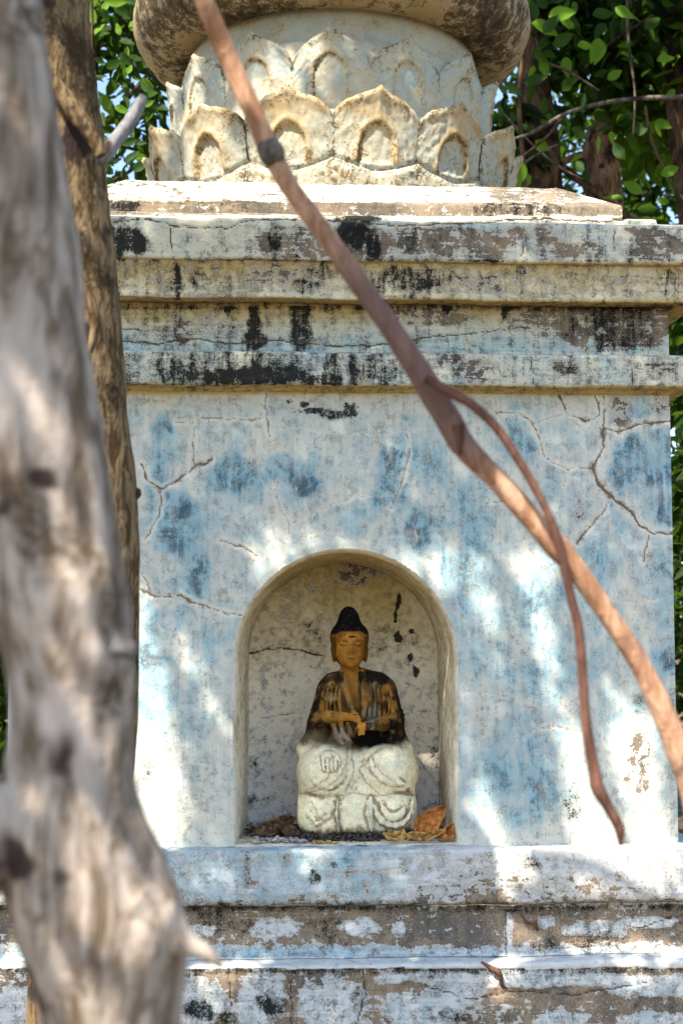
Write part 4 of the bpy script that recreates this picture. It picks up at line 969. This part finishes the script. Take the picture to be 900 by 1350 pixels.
for sh in ([(525,1095),(560,1150),(592,1205),(622,1290)], [(700,1128),(780,1142),(860,1180)], [(855,1262),(872,1310),(890,1370)], [(350,270),(368,310),(380,360)], [(484,275),(494,310),(503,352)], [(700,1240),(640,1225),(600,1200)]):
    P = [at(x, y, -.06)+SUNV*3.0 for x, y in sh]; V, F = tube(P, [.020]+[.017]*(len(P)-2)+[.008], 8, .03, .1, 10); mesh('limb', V, F, M_bark_front, ft)  # unseen limbs added to cast branch shadows on the ledges and cornice
for k in range(7):
    a = np.array([-1.15,-1.85,2.7+.2*k]); b = a+np.array([.45+.1*(k % 3), .1+.1*(k % 4), .12]); V, F = tube([a, (a+b)/2+np.array([0,.05,.05]), b], [.014,.01,.004], 8, .03)
    mesh('limb', V, F, M_bark_front, ft)

# trees behind
def far_tree(name, px, Y, wpx, pts, crown, nleaf, size, mat, label, seed, barkm, boughs=()):
    rg = np.random.default_rng(seed); base = at(px, 820, Y); t = empty(name, (base[0], Y, 0))
    tag(t, label, 'tree', 'trees behind the stupa')
    k = (Y-CAM[1])/FOC; P = [at(x, y, Y+dy) for x, y, w_, dy in pts]; rr = [w_*k for *_, w_, dy in [(a, b, c, d) for a, b, c, d in pts]]
    P = [np.array([P[0][0], Y, -.05])]+P; rr = [rr[0]*1.15]+rr
    V, F = tube(P, rr, 24, .05, .14, 9, .1, seed); mesh('trunk', V, F, barkm, t)
    for bp in boughs:
        Q = [at(x, y, Y+dy) for x, y, w_, dy in bp]; V, F = tube(Q, [b[2]*k for b in bp], 10, .03, .15, 14, 0, seed); mesh('bough', V, F, barkm, t)
    out = []
    for (cx, cy, rx, ry, dpt, n) in crown:
        m = int(n); q = rg.normal(0, 1, (m, 3)); q /= np.linalg.norm(q, axis=1)[:, None]; q *= rg.random((m, 1))**.4
        cl = fbm(q[:, 0]*3+cx, q[:, 1]*3, q[:, 2]*3, 2) > -.18; q = q[cl]
        c = at(cx, cy, Y); out.append(c+q*np.array([rx*k, dpt, ry*k]))
    leaf_cloud('crown', np.concatenate(out), size, mat, t, rg, .45, 'stuff'); return t
far_tree('broadleaf_tree', 705, 2.6, 60, [(722,600,30,0),(714,250,28,0),(706,150,24,0),(700,40,18,0),(690,-200,12,0)], [(790,40,110,110,.5,1300),(690,-80,150,120,.5,1000),(660,190,60,60,.3,300)], 0, .105, M_leaf, 'dark leafy tree with a thick shaded trunk right behind the lotus crown', 21, M_bark_dark,
  [[(712,200,7,0),(780,250,6,-.1),(840,300,7,-.1),(900,330,6,0)], [(706,90,5,0),(740,30,4,.1),(760,-60,3,.1)]])
far_tree('broadleaf_tree', 790, 2.8, 60, [(800,700,28,0),(796,260,25,0),(788,200,21,0),(800,150,14,0),(830,60,10,0),(850,-200,8,0)], [(880,130,80,90,.7,1100),(800,-20,120,90,.6,1000)], 0, .11, M_leaf_bright, 'sunlit leafy tree with a short reddish trunk seen beyond the cornice corner', 22, M_bark_red,
  [[(790,215,9,0),(770,205,7,0),(740,215,5,0),(700,250,3,0)], [(800,160,6,0),(840,110,4,0),(895,90,3,0)]])
far_tree('broadleaf_tree', 895, 2.4, 60, [(990,800,17,0),(915,330,16,0),(890,120,14,0),(886,-20,13,0),(880,-300,9,0)], [(960,60,90,160,.5,900),(930,420,45,160,.3,700),(938,620,45,200,.3,900),(935,800,45,260,.3,1200)], 0, .10, M_leaf, 'slim dark tree at the right edge behind the stupa', 23, M_bark_dark)
far_tree('broadleaf_tree', 130, 3.0, 50, [(60,700,18,0),(90,250,16,0),(120,60,12,0),(140,-200,8,0)], [(130,30,70,70,.6,420),(190,60,50,60,.5,260),(110,200,70,60,.6,300),(190,170,40,50,.5,160),(160,-60,90,80,.5,500)], 0, .10, M_leaf, 'leafy tree filling the gap left of the lotus crown', 24, M_bark_dark,
  [[(100,190,4,0),(150,150,4,0),(185,110,3,0),(210,80,2,0)], [(95,250,4,0),(150,238,3,0),(200,205,2,0)]])
far_tree('broadleaf_tree', -10, 2.6, 50, [(-30,900,18,0),(-24,600,16,0),(-10,250,14,0),(0,-200,8,0)], [(-10,850,60,330,.4,1800),(-20,400,50,200,.4,700)], 0, .10, M_leaf, 'dark shaded tree at the left edge behind the stupa', 25, M_bark_dark)
for i, (px, Y, sd_) in enumerate([(330,6.5,31),(480,7.5,32),(640,6.0,33),(840,6.8,34),(980,6.0,35),(-20,6.2,36),(-150,5,37),(1120,5,38)]):
    far_tree('background_tree', px, Y, 60, [(px,760,12,0),(px+6,500,11,0),(px-4,250,9,0),(px,-50,5,0)], [(px,170 if px > 400 else 330,130,120,1.0,1100),(px+20,450,130,240,.9,2200),(px-20,-10,90,70,.7,260 if px > 400 else 60),(px,760,130,180,.9,1200)], 0, .16, M_leaf,
             ['far tree mostly hidden behind the stupa at left','far tree hidden behind the middle of the stupa','far tree hidden behind the right half of the stupa','far green tree seen between the trunks right of the lotus crown','far tree off the right edge behind the slim dark trunk','far green tree seen in the gap left of the lotus crown','far tree beyond the left edge','far tree beyond the right edge'][i], sd_, M_bark_dark)
far_tree('added_shade_tree', 1180, 1.6, 60, [(1180,760,40,0),(1170,200,34,0),(1120,-200,26,0),(1000,-600,18,0),(860,-760,8,0)], [(820,-620,420,240,1.5,5200),(300,-760,360,220,1.5,3600),(1080,-150,90,200,1.0,700)], 0, .15, M_leaf, 'unseen tall tree added outside the right edge, its high crown shading the trees behind the stupa', 51, M_bark_dark)  # out-of-view tree added to keep sun off the background foliage
# loose twigs crossing in front of the trees at right
vt = empty('vine', tuple(at(680, 200, 1.9))); tag(vt, 'thin grey bare stems crossing in front of the trees right of the lotus crown', 'vine')
def stem(pts, Y, mat=M_vine):
    k = (Y-CAM[1])/FOC; V, F = tube([at(x, y, Y) for x, y, _ in pts], [w_*k for *_, w_ in pts], 8, .02, .1, 20); mesh('stem', V, F, mat, vt)
stem([(655,190,2),(700,175,2.6),(745,150,3),(790,137,3.4),(840,130,3.6),(910,128,4)], 1.9)
stem([(745,150,2.2),(720,180,2),(690,205,1.6),(668,222,1)], 1.92, M_bark_dark)
stem([(664,150,1.6),(700,190,1.8),(740,222,1.6),(768,236,1.2)], 2.0)
stem([(706,50,1.6),(716,80,1.8),(745,92,1.8),(790,120,1.6)], 2.1)
stem([(826,-20,2.2),(828,60,2.2),(836,120,1.6),(834,180,1.4)], 2.0)
stem([(850,140,2),(860,190,2),(885,240,1.8),(905,270,1.6)], 2.1, M_bark_dark)
stem([(770,90,1.4),(800,60,1.6),(860,20,1.6)], 2.1, M_bark_dark)
stem([(672,228,1.4),(705,205,1.6),(735,190,1.4)], 1.95)
# single leaves large enough to tell apart
bush = empty('leafy_sapling', tuple(at(690, 240, 2.0))); bush.location[2] = 0
tag(bush, 'young sapling with broad bright leaves just behind the right side of the lotus crown', 'sapling')
lm = {}
def one_leaf(px, py, Y, Lpx, ang, roll, bright, parent):
    if bright not in lm:
        nu, nv = 9, 5; A, B = np.meshgrid(np.linspace(0, 1, nu), np.linspace(-1, 1, nv), indexing='ij')
        wd = .26*np.sin(np.pi*A**.75)**.9; V = np.stack([A, B*wd, .10*np.abs(B)*wd*3-.14*A*A+.02*np.sin(A*9)], -1).reshape(-1, 3)
        o = mesh('leaf', V, grid_faces(nu, nv), M_leaf_bright if bright else M_leaf, None, {'rnd': np.full((nu*nv, 3), .9 if bright else .7)})
        lm[bright] = o.data; COL.objects.unlink(o); bpy.data.objects.remove(o)
    o = bpy.data.objects.new('leaf', lm[bright]); COL.objects.link(o); o.parent = parent
    k = (Y-CAM[1])/FOC; p = at(px, py, Y)-np.array(parent.location); o.location = p
    o.scale = (Lpx*k,)*3; o.rotation_euler = (R(60)+roll, ang, 0.0); o.rotation_euler = (R(90)+roll, -ang, random.uniform(-.4, .4)); return o
V, F = tube([np.array([at(700,240,2.0)[0], 2.0, 0]), at(696,500,2.0), at(690,240,2.0), at(684,120,2.0), at(700,10,2.0), at(720,-60,2.0)], [.02,.016,.012,.009,.006,.004], 10, .05); mesh('stem', V, F, M_bark_dark, bush)
big = [(700,30,44,-.3,1),(722,22,40,.2,1),(716,45,34,.9,0),(790,50,36,-1.9,1),(798,60,30,-2.2,1),(735,10,34,-.9,1),(700,70,30,-.2,0),(728,60,34,.5,0),(690,215,40,-2.0,1),(676,226,34,-1.2,0),(700,232,36,-2.6,1),(664,110,30,-.6,0),(690,110,34,.3,0),
       (840,180,28,1.1,0),(862,160,26,-.4,1),(740,120,30,.9,0),(752,170,30,-.3,0),(760,60,26,.1,1),(820,210,30,2.0,0),(870,230,30,.4,1),(845,255,30,2.6,1),(800,105,26,.6,1),(715,150,26,1.4,0),(680,170,28,.2,0),(705,185,26,-.5,1),(780,20,34,.2,0),(810,10,30,-.6,1),(850,40,34,.8,0),(865,80,26,.2,1)]
for q in big: one_leaf(q[0], q[1], 1.9+random.uniform(-.1, .3), q[2], q[3], random.uniform(-.5, .5), q[4], bush)
for _ in range(70): one_leaf(random.uniform(668, 890), random.uniform(-10, 275), 2.0+random.uniform(-.1, .5), random.uniform(16, 30), random.uniform(-3, 3), random.uniform(-.9, .9), random.random() < .5, bush)
hb = empty('leafy_shoot', (at(120, 20, 1.8)[0], 1.8, 0)); tag(hb, 'leafy shoot with broad lime green leaves beside the tan trunk at top left', 'sapling')
V, F = tube([np.array([at(60,20,1.8)[0], 1.8, 0]), at(80,500,1.8), at(112,180,1.8), at(122,40,1.8), at(118,-60,1.8)], [.02,.015,.009,.006,.004], 10, .05); mesh('stem', V, F, M_bark_dark, hb)
for q in [(112,8,34,.9,1),(128,30,34,2.2,1),(140,4,30,.2,1),(150,8,26,-.5,0),(165,2,30,.2,0),(190,140,16,.5,1),(172,140,16,.2,1),(168,98,16,1.2,1),(128,150,26,1.4,0),(150,230,24,2.5,0),(176,225,24,.4,0),(140,90,26,.6,0),(158,70,24,-.8,0),(190,90,24,1.2,0),(200,120,26,2.4,0),(160,190,24,.3,0),(140,215,22,1.9,1)]:
    one_leaf(q[0], q[1], 1.8+random.uniform(0, .2), q[2], q[3], random.uniform(-.5, .5), q[4], hb)
for _ in range(46): one_leaf(random.uniform(112, 205), random.uniform(-5, 245), 1.9+random.uniform(0, .4), random.uniform(14, 26), random.uniform(-3, 3), random.uniform(-.9, .9), random.random() < .3, hb)

# ------------------------------------------------------------------ ground
n_ = 120; gx = np.sign(np.linspace(-1, 1, n_))*np.abs(np.linspace(-1, 1, n_))**3*150; GX, GY = np.meshgrid(gx, gx, indexing='ij')
GZ = fbm(GX/2.2, GY/2.2, 1, 3)*.05*sst(0, 3, np.hypot(GX, GY))-.0
g = mesh('ground', np.stack([GX, GY, GZ-.03], -1).reshape(-1, 3), grid_faces(n_, n_), M_ground); tag(g, kind='structure')
g['label'] = 'bare soil covered in leaf litter'
